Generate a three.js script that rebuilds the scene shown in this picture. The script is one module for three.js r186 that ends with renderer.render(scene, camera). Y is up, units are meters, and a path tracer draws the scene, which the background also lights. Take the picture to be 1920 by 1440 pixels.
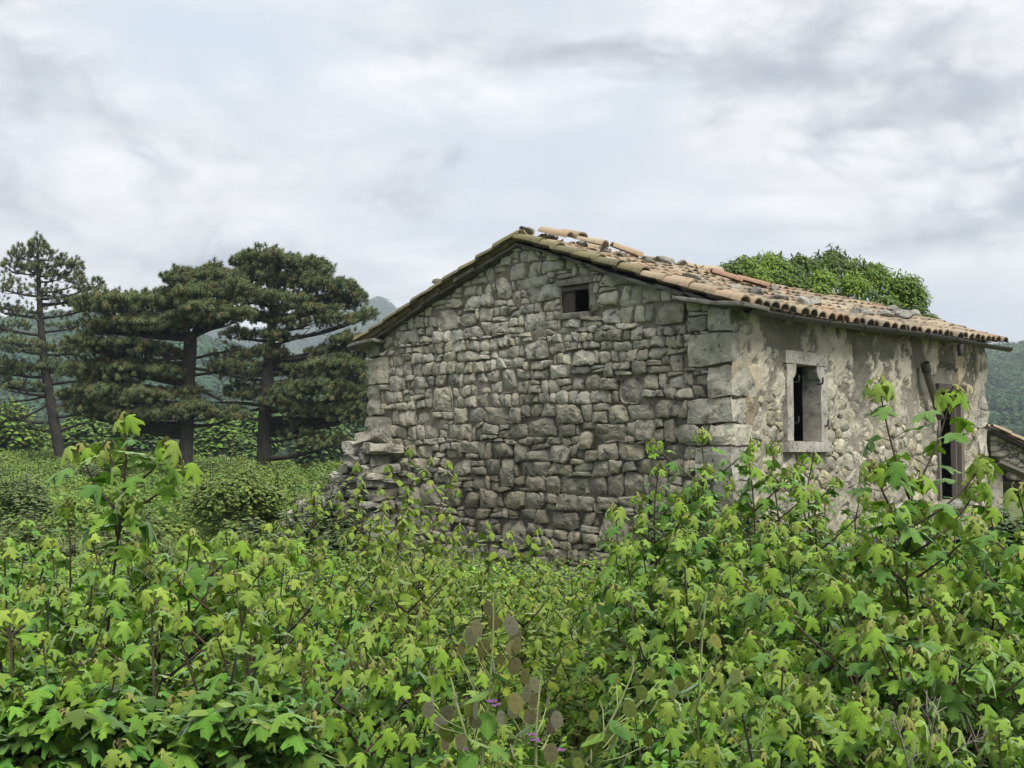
import * as THREE from 'three';
import { mergeGeometries } from 'three/addons/utils/BufferGeometryUtils.js';

// ---------------------------------------------------------------- camera, sky, sun, exposure
const PHOTO_W = 1920, PHOTO_H = 1440, FOCAL = 2100, EYE = 1.7;
const PITCH = Math.atan((842 - 720) / FOCAL);
const scene = new THREE.Scene();
const camera = new THREE.PerspectiveCamera(2 * Math.atan(720 / FOCAL) * 180 / Math.PI, 4 / 3, 0.1, 6000);
camera.position.set(0, EYE, 0);
camera.rotation.set(PITCH, 0, 0);
scene.add(camera);

const renderer = new THREE.WebGLRenderer({ antialias: true });
renderer.toneMapping = THREE.LinearToneMapping;
renderer.toneMappingExposure = 4.1;
renderer.shadowMap.enabled = true;

const SUN_DIR = new THREE.Vector3(0.24, 0.8, 0.44).normalize();     // high, behind the viewer to the right, veiled by cloud
const sun = new THREE.DirectionalLight(new THREE.Color(1.0, 0.965, 0.9), 1.5);
sun.position.copy(SUN_DIR).multiplyScalar(60);
sun.castShadow = true;
sun.shadow.radius = 55;
sun.shadow.mapSize.set(4096, 4096);
Object.assign(sun.shadow.camera, { left: -40, right: 40, top: 40, bottom: -40, near: 1, far: 160 });
scene.add(sun, sun.target);
scene.fog = new THREE.FogExp2(new THREE.Color(0.72, 0.82, 0.95), 0.00045);

// ---------------------------------------------------------------- random numbers and noise
function rng(seed) {
  let s = seed | 0;
  const f = () => { s = (s + 0x6d2b79f5) | 0; let t = Math.imul(s ^ (s >>> 15), 1 | s); t = (t + Math.imul(t ^ (t >>> 7), 61 | t)) ^ t; return ((t ^ (t >>> 14)) >>> 0) / 4294967296; };
  f.range = (a, b) => a + (b - a) * f();
  f.int = (n) => Math.floor(f() * n);
  f.pick = (a) => a[Math.floor(f() * a.length)];
  f.gauss = () => (f() + f() + f() + f() - 2) * 0.87 * 1.0;
  return f;
}
const hash3 = (x, y, z) => { let h = Math.imul(x, 374761393) + Math.imul(y, 668265263) + Math.imul(z, 1274126177); h = Math.imul(h ^ (h >>> 13), 1274126177); return ((h ^ (h >>> 16)) >>> 0) / 4294967296; };
const fade = (t) => t * t * (3 - 2 * t), mix = (a, b, t) => a + (b - a) * t, clamp = (x, a = 0, b = 1) => Math.min(b, Math.max(a, x));
const smooth = (a, b, x) => fade(clamp((x - a) / (b - a)));
// value noise in -1..1; with period > 0 it wraps in x and y
function noise(x, y, z = 0, period = 0) {
  const xi = Math.floor(x), yi = Math.floor(y), zi = Math.floor(z), u = fade(x - xi), v = fade(y - yi), w = fade(z - zi);
  const m = period ? (k) => ((k % period) + period) % period : (k) => k;
  const x0 = m(xi), x1 = m(xi + 1), y0 = m(yi), y1 = m(yi + 1);
  const a = mix(mix(hash3(x0, y0, zi), hash3(x1, y0, zi), u), mix(hash3(x0, y1, zi), hash3(x1, y1, zi), u), v);
  if (w === 0) return a * 2 - 1;
  const b = mix(mix(hash3(x0, y0, zi + 1), hash3(x1, y0, zi + 1), u), mix(hash3(x0, y1, zi + 1), hash3(x1, y1, zi + 1), u), v);
  return mix(a, b, w) * 2 - 1;
}
function fbm(x, y, z = 0, oct = 5, period = 0, gain = 0.5) {
  let s = 0, a = 1, n = 0, f = 1;
  for (let i = 0; i < oct; i++) { s += a * noise(x * f + i * 17 * (period ? 0 : 1), y * f + i * 31 * (period ? 0 : 1), z * f + i * 5, period * f); n += a; a *= gain; f *= 2; }
  return s / n;
}
function billow(x, y, z) { let s = 0, a = 1, n = 0, f = 1; for (let i = 0; i < 6; i++) { s += a * Math.abs(noise(x * f + i * 13, y * f + i * 7, z * f + 0.37)); n += a; a *= 0.58; f *= 2.1; } return s / n * 2.6 - 0.75; }
function knots(list) {                                               // piecewise linear function through [x, y] pairs
  return (x) => {
    if (x <= list[0][0]) return list[0][1];
    for (let i = 1; i < list.length; i++) if (x <= list[i][0]) return mix(list[i - 1][1], list[i][1], (x - list[i - 1][0]) / (list[i][0] - list[i - 1][0]));
    return list[list.length - 1][1];
  };
}

// the place where the line of sight through a pixel of the photograph reaches a given depth
const V3 = (x = 0, y = 0, z = 0) => new THREE.Vector3(x, y, z);
const at = (px, py, depth) => V3((px - 960) / FOCAL * depth, (720 - py) / FOCAL * depth, -depth).applyAxisAngle(V3(1, 0, 0), PITCH).add(V3(0, EYE, 0));

// ---------------------------------------------------------------- sky: a broken overcast, computed over the whole sphere
{
  const W = 4096, H = 2048, data = new Float32Array(W * H * 4);
  // broad cloud bodies: [azimuth, elevation, half width, half height, slope, amount]; azimuth 0 is ahead, in degrees
  const bodies = [[-3, 16.6, 12, 3.2, 0.36, 0.8], [7, 19.6, 7, 2.2, 0.0, 0.7], [15, 18.3, 3, 0.9, -0.1, 0.65], [25, 16.5, 5, 1.8, 0.1, 0.5], [25, 11.5, 7, 1.5, 0.15, 0.4], [-10, 12.3, 4, 1.3, 0.3, 0.2], [-16, 16, 4, 0.8, 0.1, 0.35],
    [60, 22, 18, 5, 0.2, 0.6], [-58, 20, 20, 5, -0.2, 0.6], [120, 18, 24, 6, 0.15, 0.6], [-120, 24, 24, 6, -0.1, 0.6], [180, 20, 24, 6, 0.1, 0.6]];
  const gaps = [[-16, 19.5, 8, 3, 0.25, 0.5], [-22, 14, 6, 3, 0.1, 0.2], [70, 34, 14, 6, 0.2, 0.6], [-80, 36, 16, 6, -0.2, 0.6], [150, 34, 16, 6, 0.1, 0.6], [-160, 36, 16, 6, -0.1, 0.5]];
  const sum = (list, az, el, w1, w2) => { let s = 0; for (const [a, e, hw, hh, sl, k] of list) { const dx = ((az - a + 540) % 360) - 180; if (Math.abs(dx) > hw * 3) continue; const dy = el - e - dx * sl + w2; s += k * Math.exp(-((dx + w1) ** 2) / (hw * hw) - (dy * dy) / (hh * hh)); } return s; };
  const blue = [0.6, 0.665, 0.76], white = [0.735, 0.745, 0.76], grey = [0.41, 0.44, 0.495], K = 0.30;
  for (let j = 0; j < H; j++) {
    const el = ((j + 0.5) / H - 0.5) * Math.PI, y = Math.sin(el), c = Math.cos(el), deg = el * 180 / Math.PI;
    for (let i = 0; i < W; i++) {
      const phi = ((i + 0.5) / W - 0.5) * 2 * Math.PI, x = Math.cos(phi) * c, z = Math.sin(phi) * c, o = (j * W + i) * 4;
      let col;
      if (y <= -0.02) col = [0.2 * K, 0.22 * K, 0.18 * K];
      else {
        const q = 1 / (Math.max(y, 0) + 0.16), u = x * q, v = z * q, az = Math.atan2(x, -z) * 180 / Math.PI;
        const wu = fbm(u * 1.1 + 7, v * 1.1, 3.3, 3), wv = fbm(u * 1.1, v * 1.1 + 11, 8.1, 3);
        const big = fbm(u * 0.9 + wu * 0.55 + 3, v * 0.9 + wv * 0.55, 1.7, 5, 0, 0.55), fine = fbm(x * 9 + wu * 0.9, y * 17 + wv * 0.9, z * 9, 6, 0, 0.6), bill = billow(x * 6.5 + wu * 0.7, y * 13 + wv * 0.7, z * 6.5), streak = fbm(u * 2.2 + v * 1.2 + wu, v * 7 - u * 1.5 + wv, 9.2, 5, 0, 0.55);
        const body = sum(bodies, az, deg, wu * 6, wv * 3.2), gap = sum(gaps, az, deg, wv * 5, wu * 3);
        const veil = clamp(0.8 + big * 0.8 + fine * 0.75 + streak * 0.3 + bill * 0.35 - gap * 0.9 + smooth(16, 5, deg) * 0.2);
        const dark = clamp(smooth(0.08, 1.15, body + big * 0.9 + fine * 0.95 + streak * 0.5 - bill * 0.75));
        const glow = 1 + 0.22 * streak + 0.16 * fine + 0.12 * big + 0.16 * bill;
        col = [0, 1, 2].map((k) => mix(mix(blue[k], white[k] * glow, veil), grey[k] * (1 + 0.16 * fine + 0.1 * streak), dark * (1 - 0.35 * smooth(9, 2, deg))) * K);
      }
      data[o] = col[0]; data[o + 1] = col[1]; data[o + 2] = col[2]; data[o + 3] = 1;
    }
  }
  const sky = new THREE.DataTexture(data, W, H, THREE.RGBAFormat, THREE.FloatType);
  sky.mapping = THREE.EquirectangularReflectionMapping;
  sky.magFilter = sky.minFilter = THREE.LinearFilter;
  sky.needsUpdate = true;
  scene.background = sky;
  scene.environment = sky;
}

// ---------------------------------------------------------------- helpers for naming and building
const taken = new Map();
function numbered(name) { const n = taken.get(name) ?? 0; taken.set(name, n + 1); return n ? `${name}_${String(n).padStart(3, '0')}` : name; }
function lit(m) { m.castShadow = m.receiveShadow = true; return m; }
function thing(name, label, category, position = V3(), turn = 0, group) {
  const o = new THREE.Group(); o.name = numbered(name); o.position.copy(position); o.rotation.y = turn; o.userData = { label, category };
  if (group) o.userData.group = group;
  scene.add(o); return o;
}
function part(name, geometry, material, parent, data) { const m = lit(new THREE.Mesh(geometry, material)); m.name = name; parent.add(m); if (data) Object.assign(m.userData, data); return m; }
function setting(name, geometry, material, kind = 'structure', label) { const m = lit(new THREE.Mesh(geometry, material)); m.name = numbered(name); m.userData = { kind }; if (label) m.userData.label = label; scene.add(m); return m; }
function scatter(name, geometry, material, placed, parent, tint) {   // many copies of one small piece: stuff
  const m = lit(new THREE.InstancedMesh(geometry, material, placed.length)); m.name = parent === scene ? numbered(name) : name; m.userData.kind = 'stuff';
  placed.forEach((p, i) => { m.setMatrixAt(i, p); if (tint) m.setColorAt(i, tint(i, p)); });
  parent.add(m); return m;
}
// collects triangles; every vertex has a position, a uv and a colour
class Build {
  constructor() { this.p = []; this.uv = []; this.c = []; this.i = []; }
  v(x, y, z, u = 0, w = 0, c = null) { this.p.push(x, y, z); this.uv.push(u, w); this.c.push(...(c || [1, 1, 1])); return this.p.length / 3 - 1; }
  tri(a, b, c) { this.i.push(a, b, c); }
  quad(a, b, c, d) { this.i.push(a, b, c, a, c, d); }
  tube(pts, radii, seg = 5, c = null, cap = true) {
    let side = null, len = 0; const rings = [];
    for (let k = 0; k < pts.length; k++) {
      const t = V3().subVectors(pts[Math.min(k + 1, pts.length - 1)], pts[Math.max(k - 1, 0)]).normalize();
      if (!side) side = V3().crossVectors(t, Math.abs(t.y) < 0.9 ? V3(0, 1, 0) : V3(1, 0, 0)).normalize();
      else side.addScaledVector(t, -side.dot(t)).normalize();
      const up = V3().crossVectors(side, t), ring = [];
      if (k) len += pts[k].distanceTo(pts[k - 1]);
      for (let s = 0; s <= seg; s++) {
        const a = s / seg * Math.PI * 2, r = radii[k], d = V3().addScaledVector(side, Math.cos(a) * r).addScaledVector(up, Math.sin(a) * r).add(pts[k]);
        ring.push(this.v(d.x, d.y, d.z, s / seg * Math.max(0.06, 6 * radii[0]), len, c));
      }
      rings.push(ring);
    }
    for (let k = 1; k < rings.length; k++) for (let s = 0; s < seg; s++) this.quad(rings[k - 1][s], rings[k - 1][s + 1], rings[k][s + 1], rings[k][s]);
    if (cap) for (const [r, k, flip] of [[rings[0], 0, 1], [rings[rings.length - 1], pts.length - 1, 0]]) {
      const m = this.v(pts[k].x, pts[k].y, pts[k].z, 0, 0, c);
      for (let s = 0; s < seg; s++) flip ? this.tri(m, r[s + 1], r[s]) : this.tri(m, r[s], r[s + 1]);
    }
    return this;
  }
  geometry() {
    const g = new THREE.BufferGeometry();
    g.setAttribute('position', new THREE.Float32BufferAttribute(this.p, 3));
    g.setAttribute('uv', new THREE.Float32BufferAttribute(this.uv, 2));
    g.setAttribute('color', new THREE.Float32BufferAttribute(this.c, 3));
    g.setIndex(this.i); g.computeVertexNormals(); return g;
  }
}
const Q = (x, y, z) => new THREE.Quaternion().setFromEuler(new THREE.Euler(x, y, z, 'YXZ'));
const M4 = (p, q, s) => new THREE.Matrix4().compose(p, q, typeof s === 'number' ? V3(s, s, s) : s);

// ---------------------------------------------------------------- textures and materials
function texture(size, f, srgb = true) {                             // f(u, v) gives linear-looking values 0..1, grey or rgb
  const d = new Uint8Array(size * size * 4);
  for (let j = 0; j < size; j++) for (let i = 0; i < size; i++) {
    const c = f(i / size, j / size), o = (j * size + i) * 4, rgb = typeof c === 'number' ? [c, c, c] : c;
    for (let k = 0; k < 3; k++) { const x = clamp(rgb[k]); d[o + k] = 255 * (srgb ? (x <= 0.0031308 ? x * 12.92 : 1.055 * x ** (1 / 2.4) - 0.055) : x); }
    d[o + 3] = 255;
  }
  const t = new THREE.DataTexture(d, size, size); t.wrapS = t.wrapT = THREE.RepeatWrapping; t.magFilter = THREE.LinearFilter; t.minFilter = THREE.LinearFilter;
  if (srgb) t.colorSpace = THREE.SRGBColorSpace; t.needsUpdate = true; return t;
}
const scaled = (t, k, l = k) => { const c = t.clone(); c.repeat.set(k, l); c.needsUpdate = true; return c; };
const std = (o) => new THREE.MeshStandardMaterial({ roughness: 0.9, ...o });
const rgb = (r, g, b) => new THREE.Color().setRGB(r, g, b);

// weathered limestone: mottled grey with dark lichen, pale scars and fine pits; uv in metres
const stoneHeight = (u, v) => { const w = fbm(u * 6, v * 6, 2.5, 4, 6) * 0.05; const r = 1 - Math.abs(fbm(u * 9 + w * 6, v * 9, 4.4, 5, 9)), p = fbm(u * 40, v * 40, 7.7, 3, 40); return 0.5 * r ** 2 + 0.32 * fbm(u * 5, v * 5, 1.1, 5, 5) + 0.22 * p; };
const stoneBump = texture(768, (u, v) => 0.5 + 0.5 * (stoneHeight(u, v) - 0.2), false);
const stoneColor = texture(768, (u, v) => {
  const a = fbm(u * 4, v * 4, 11.3, 6, 4, 0.6), b = fbm(u * 14, v * 14, 3.1, 5, 14, 0.65), l = smooth(0.12, 0.5, fbm(u * 8, v * 8, 21.7, 6, 8, 0.65)), d = smooth(0.1, 0.42, fbm(u * 10, v * 10, 33.3, 6, 10, 0.7)), y = smooth(0.25, 0.5, fbm(u * 7, v * 7, 41.3, 5, 7, 0.6));
  const k = clamp(0.74 + 0.36 * a + 0.34 * b + 0.26 * l - 0.52 * d, 0.12, 1);
  return [k, k * (0.985 - 0.015 * y), k * (0.94 - 0.1 * y + 0.03 * l)];
});
const stoneMat = std({ flatShading: true, map: stoneColor, bumpMap: stoneBump, bumpScale: 0.03, vertexColors: true, roughness: 0.95 });
const mortarTex = texture(512, (u, v) => { const k = clamp(0.78 + 0.22 * fbm(u * 6, v * 6, 6.1, 6, 6, 0.6) + 0.2 * fbm(u * 40, v * 40, 2.2, 3, 40)); return [k, k * 0.97, k * 0.9]; });
const mortarBump = texture(512, (u, v) => 0.5 + 0.3 * fbm(u * 12, v * 12, 8.8, 5, 12, 0.65) + 0.2 * fbm(u * 60, v * 60, 1.8, 2, 60), false);
const mortarMat = std({ map: mortarTex, bumpMap: mortarBump, bumpScale: 0.016, vertexColors: true, roughness: 0.98 });
const coreMat = std({ map: scaled(stoneColor, 0.8), bumpMap: scaled(stoneBump, 0.8), bumpScale: 0.03, color: rgb(0.045, 0.042, 0.038) });  // wall core stone; base colour darkened to near black to imitate indoor shade
const dressedMat = std({ map: scaled(stoneColor, 1.1), bumpMap: scaled(mortarBump, 1.5), bumpScale: 0.006, color: rgb(0.42, 0.405, 0.37) });
const woodTex = texture(512, (u, v) => { const g = fbm(u * 40, v * 2.5, 3.7, 5, 0, 0.6), f = fbm(u * 6, v * 1.2, 9.1, 3); const k = clamp(0.62 + 0.4 * g + 0.25 * f, 0.1, 1); return [k, k * 0.96, k * 0.9]; });
const woodBump = texture(256, (u, v) => 0.5 + 0.5 * fbm(u * 40, v * 2.5, 3.7, 5, 0, 0.6), false);
const greyWood = std({ map: woodTex, bumpMap: woodBump, bumpScale: 0.006, color: rgb(0.2, 0.185, 0.165) });
const darkWood = std({ map: woodTex, bumpMap: woodBump, bumpScale: 0.006, color: rgb(0.09, 0.08, 0.07) });
const tileTex = texture(512, (u, v) => {
  const a = fbm(u * 5, v * 5, 13.3, 6, 5, 0.6), l = smooth(0.15, 0.45, fbm(u * 9, v * 9, 5.5, 6, 9, 0.65)), d = smooth(0.12, 0.5, fbm(u * 7, v * 7, 17.1, 6, 7, 0.65));
  const k = clamp(0.78 + 0.25 * a - 0.42 * d + 0.12 * l, 0.15, 1); return [k, k * (0.97 - 0.02 * l), k * (0.92 + 0.02 * l)];
});
const tileBump = texture(256, (u, v) => 0.5 + 0.35 * fbm(u * 16, v * 16, 3.3, 5, 16, 0.6), false);
const tileMats = [[0.35, 0.285, 0.2], [0.4, 0.335, 0.245], [0.31, 0.25, 0.175], [0.35, 0.27, 0.18], [0.24, 0.205, 0.155], [0.3, 0.19, 0.125]].map((c) => std({ map: scaled(tileTex, 2.2), bumpMap: tileBump, bumpScale: 0.004, color: rgb(...c) }));
const mossTile = [[0.16, 0.15, 0.07], [0.2, 0.18, 0.09], [0.145, 0.14, 0.08]].map((c) => std({ map: scaled(tileTex, 2.2), bumpMap: tileBump, bumpScale: 0.005, color: rgb(...c) }));
const zinc = new THREE.MeshStandardMaterial({ map: scaled(mortarTex, 1), color: rgb(0.06, 0.058, 0.056), roughness: 0.5, metalness: 0.3 });
const iron = new THREE.MeshStandardMaterial({ color: rgb(0.05, 0.045, 0.04), roughness: 0.8, metalness: 0.5 });
const barkTex = texture(512, (u, v) => { const a = fbm(u * 14, v * 5, 3.3, 5, 0, 0.6), k = clamp(0.55 + 0.95 * a, 0.1, 1); return [k, k * 0.95, k * 0.86]; });
const barkBump = texture(256, (u, v) => 0.5 + 0.5 * fbm(u * 14, v * 5, 3.3, 5, 0, 0.6), false);
const barkMat = std({ map: barkTex, bumpMap: barkBump, bumpScale: 0.05, color: rgb(0.04, 0.037, 0.032) });
const twigMat = std({ map: barkTex, color: rgb(0.11, 0.075, 0.05) });
const greenTwig = std({ map: barkTex, color: rgb(0.13, 0.15, 0.06) });
// ---------------------------------------------------------------- land
const groundY = (x, z) => -1.5 * smooth(1.5, 7.5, x) * smooth(-9, -15, z) + 0.4 * smooth(-9, -20, x) * smooth(-25, -45, z) - 6 * smooth(-70, -160, z) + 0.12 * fbm(x * 0.25, z * 0.25, 2.2, 3) * smooth(1, 6, Math.hypot(x, z));
const soilTex = texture(512, (u, v) => { const k = clamp(0.7 + 0.35 * fbm(u * 8, v * 8, 5.1, 6, 8, 0.65)), g = smooth(-0.1, 0.3, fbm(u * 5, v * 5, 9.9, 5, 5, 0.6)); return [k * mix(0.9, 0.55, g), k * mix(0.72, 0.85, g), k * mix(0.5, 0.3, g)]; });
{
  const b = new Build(), NA = 120, rad = [0, 0.8]; while (rad[rad.length - 1] < 2100) rad.push(rad[rad.length - 1] * 1.13 + 0.1);
  const rows = rad.map((r) => Array.from({ length: NA + 1 }, (_, k) => { const a = k / NA * Math.PI * 2, x = Math.cos(a) * r, z = Math.sin(a) * r; return b.v(x, groundY(x, z), z, x, -z); }));
  for (let k = 1; k < rows.length; k++) for (let s = 0; s < NA; s++) b.quad(rows[k - 1][s], rows[k - 1][s + 1], rows[k][s + 1], rows[k][s]);
  const g = b.geometry(); if (g.attributes.normal.getY(300) < 0) { g.index.array.reverse(); g.computeVertexNormals(); }
  setting('ground', g, std({ map: scaled(soilTex, 0.35), color: rgb(0.13, 0.165, 0.05), roughness: 1 }));
}
// a wooded hill: a ridge whose skyline passes through given pixels at a given distance, falling away to both sides
function hill(profile, depth, front, back, seed) {
  const top = knots(profile), b = new Build(), x0 = profile[0][0], x1 = profile[profile.length - 1][0], N = 70, R = 26, rows = [], foot = -7;
  const spot = (px, t) => {                                        // t: 0 foot in front, 1 ridge, 2 foot behind
    const d = t <= 1 ? mix(depth - front, depth, t) : mix(depth, depth + back, t - 1), crest = at(px, top(px) + 24, depth).y, h = t <= 1 ? fade(t) * 0.4 + t * 0.6 : fade(2 - t);
    const q = at(px, 842, d), y = mix(foot, crest, h) + fbm(q.x * 7 / depth * 3, q.z * 7 / depth * 3, seed, 4) * depth * 0.02 * Math.sin(Math.PI * clamp(h, 0, 0.93));
    return V3(q.x, y, q.z);
  };
  for (let j = 0; j <= R; j++) rows.push(Array.from({ length: N + 1 }, (_, k) => { const p = spot(mix(x0, x1, k / N), j / R * 2); return b.v(p.x, p.y, p.z, p.x, p.z); }));
  for (let j = 1; j <= R; j++) for (let k = 0; k < N; k++) b.quad(rows[j - 1][k], rows[j - 1][k + 1], rows[j][k + 1], rows[j][k]);
  return { geometry: b.geometry(), spot, x0, x1 };
}
const hillMat = std({ map: scaled(soilTex, 0.02), color: rgb(0.075, 0.1, 0.04), roughness: 1 });
// crown seen from afar: a shell of many small leaf clumps
function farCrown(seed, n, size) {
  const r = rng(seed), b = new Build(), lobes = Array.from({ length: 7 }, () => [V3(r.range(-0.5, 0.5), r.range(-0.25, 0.5), r.range(-0.5, 0.5)), r.range(0.35, 0.62)]);
  for (let k = 0; k < n; k++) {
    const [c, R] = r.pick(lobes), d = V3(r.gauss(), r.gauss() * 0.8 + 0.3, r.gauss()).normalize(), p = d.clone().multiplyScalar(R * r.range(0.8, 1.05)).add(c);
    const t = V3().crossVectors(d, V3(r.gauss(), r.gauss(), r.gauss())).normalize(), s = size * r.range(0.6, 1.3), q = V3().crossVectors(d, t), tilt = r.range(-0.5, 0.5);
    const P = [[-1, -0.5], [1, -0.5], [0, 1]].map(([x, y]) => p.clone().addScaledVector(t, x * s).addScaledVector(q, y * s).addScaledVector(d, tilt * y * s)), c2 = r.range(0.7, 1.25);
    const i = P.map((v) => b.v(v.x, v.y, v.z, 0, 0, [c2, c2, c2])); b.tri(...i);
  }
  return b.geometry();
}
const farLeaf = new THREE.MeshPhysicalMaterial({ color: rgb(1, 1, 1), vertexColors: true, roughness: 0.95, transmission: 0.3, thickness: 0, specularIntensity: 0.3 });
const farCrowns = [farCrown(5, 650, 0.085)];
function forest(name, label, h, count, size, seed, color) {
  const r = rng(seed), placed = [], cols = [];
  for (let k = 0; k < count; k++) {
    const t = r() * 1.08, px = mix(h.x0, h.x1, r()), p = h.spot(px, t), s = size * r.range(0.7, 1.35);
    p.y += s * 0.35; placed.push(M4(p, Q(0, r() * 6.28, 0), V3(s, s * r.range(0.8, 1.15), s)));
    const k2 = r.range(0.7, 1.3) * (1 + 0.3 * fbm(p.x / size / 9, p.z / size / 9, seed, 3)), warm = r.range(0.85, 1.2); cols.push(rgb(color[0] * k2 * warm, color[1] * k2, color[2] * k2));
  }
  const m = scatter(name, farCrowns[0], farLeaf, placed, scene, (i) => cols[i]); m.userData.label = label; return m;
}
const leftHill = hill([[-700, 590], [-250, 600], [0, 622], [120, 606], [210, 600], [300, 628], [420, 668], [560, 705], [700, 735], [1000, 770], [1250, 790]], 520, 330, 300, 3);
setting('hill', leftHill.geometry, hillMat);
forest('hillside_forest', 'green wooded slope behind the three pines', leftHill, 14000, 8, 41, [0.042, 0.092, 0.045]);
const farHill = hill([[-900, 640], [100, 650], [330, 614], [450, 624], [560, 618], [640, 594], [704, 568], [738, 588], [830, 625], [1000, 668], [1200, 690]], 1350, 600, 700, 6);
setting('mountain', farHill.geometry, hillMat);
forest('mountain_forest', 'blue hazy forest on the far mountain between pines and house', farHill, 8000, 17, 43, [0.06, 0.095, 0.045]);
const rightHill = hill([[1350, 735], [1500, 708], [1700, 678], [1850, 660], [1900, 651], [1960, 645], [2150, 617], [2500, 587], [3000, 597]], 620, 400, 300, 8);
setting('hill', rightHill.geometry, hillMat);
forest('hillside_forest', 'hazy wooded hill right of the stone house', rightHill, 20000, 6.5, 47, [0.05, 0.095, 0.042]);
// ---------------------------------------------------------------- the stone house
// House axes: origin at the near corner, +x along the long side wall, -z along the gable wall, y up.
const GW = 6.0, SL = 6.37, EAVE = 3.165, APEX = 4.2;
const corner = at(1372, 842, 11.4); corner.y = 0;
const house = thing('stone_house', 'derelict rubble stone house with sagging clay tile roof and empty windows', 'house', corner, Math.PI / 4);
const toWorld = (x, y, z) => V3(x, y, z).applyAxisAngle(V3(0, 1, 0), Math.PI / 4).add(corner);

// half-plane clipping and power diagram: sites [u, v, r] become the outlines of stones
function clip(poly, nx, ny, d) {
  const out = [];
  for (let k = 0; k < poly.length; k++) {
    const a = poly[k], b = poly[(k + 1) % poly.length], da = a[0] * nx + a[1] * ny - d, db = b[0] * nx + b[1] * ny - d;
    if (da <= 0) out.push(a);
    if ((da < 0 && db > 0) || (da > 0 && db < 0)) { const t = da / (da - db); out.push([mix(a[0], b[0], t), mix(a[1], b[1], t)]); }
  }
  return out;
}
const area = (p) => { let s = 0; for (let k = 0; k < p.length; k++) { const a = p[k], b = p[(k + 1) % p.length]; s += a[0] * b[1] - a[1] * b[0]; } return s / 2; };
function rubble(outline, holes, sizes, seed, flat = 1.45, tight = 0.84, course = 0) {
  const r = rng(seed), us = outline.map((p) => p[0]), vs = outline.map((p) => p[1]), u0 = Math.min(...us), u1 = Math.max(...us), v0 = Math.min(...vs), v1 = Math.max(...vs);
  const inside = (u, v) => { for (let k = 0; k < outline.length; k++) { const a = outline[k], b = outline[(k + 1) % outline.length]; if ((b[0] - a[0]) * (v - a[1]) - (b[1] - a[1]) * (u - a[0]) < 0) return false; } return !holes.some(([a, b, c, d]) => u > a && u < c && v > b && v < d); };
  const sites = [];
  for (const [rad, tries, where] of sizes) for (let k = 0; k < tries; k++) {
    const u = r.range(u0, u1), v0r = r.range(v0, v1), R = rad * r.range(0.62, 1.3), v = course && rad < 0.13 && r() < 0.6 ? Math.round((v0r + 0.05 * noise(u * 0.7, v0r, 0.5)) / course) * course + r.gauss() * 0.03 : v0r;
    if (!inside(u, v) || (where && !where(u, v))) continue;
    let ok = true; for (const s of sites) { const du = (s[0] - u) / 1.12, dv = (s[1] - v) * flat; if (du * du + dv * dv < ((s[2] + R) * tight) ** 2) { ok = false; break; } }
    if (ok) sites.push([u, v, R]);
  }
  const cells = [];
  for (const s of sites) {
    const [u, v, R] = s; let poly = outline.map(([a, b]) => [a, b]);
    for (const q of sites) {
      if (q === s) continue; const du = (q[0] - u) / 1.12, dv = (q[1] - v) * flat, d2 = du * du + dv * dv; if (d2 > (R + q[2] + 0.35) ** 2) continue;
      // stretched metric: boundary where |p-s|^2 - R^2 = |p-q|^2 - q^2
      const nx = du / 1.12, ny = dv * flat, mid = (d2 + R * R - q[2] * q[2]) / 2; poly = clip(poly, nx, ny, mid + u * nx + v * ny); if (poly.length < 3) break;
    }
    for (const [a, b, c, d] of holes) {
      if (poly.length < 3) break; const gaps = [a - u, u - c, b - v, v - d], k = gaps.indexOf(Math.max(...gaps)), hit = poly.some((p) => p[0] > a && p[0] < c && p[1] > b && p[1] < d) || poly.some((p, i) => { const q = poly[(i + 1) % poly.length]; for (let t = 0.1; t < 1; t += 0.1) { const x = mix(p[0], q[0], t), y = mix(p[1], q[1], t); if (x > a && x < c && y > b && y < d) return true; } return false; });
      if (!hit) continue; poly = k === 0 ? clip(poly, 1, 0, a) : k === 1 ? clip(poly, -1, 0, -c) : k === 2 ? clip(poly, 0, 1, b) : clip(poly, 0, -1, -d);
    }
    if (poly.length >= 3 && area(poly) > 0.0009) cells.push({ poly, u, v, a: area(poly) });
  }
  return cells;
}
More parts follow.
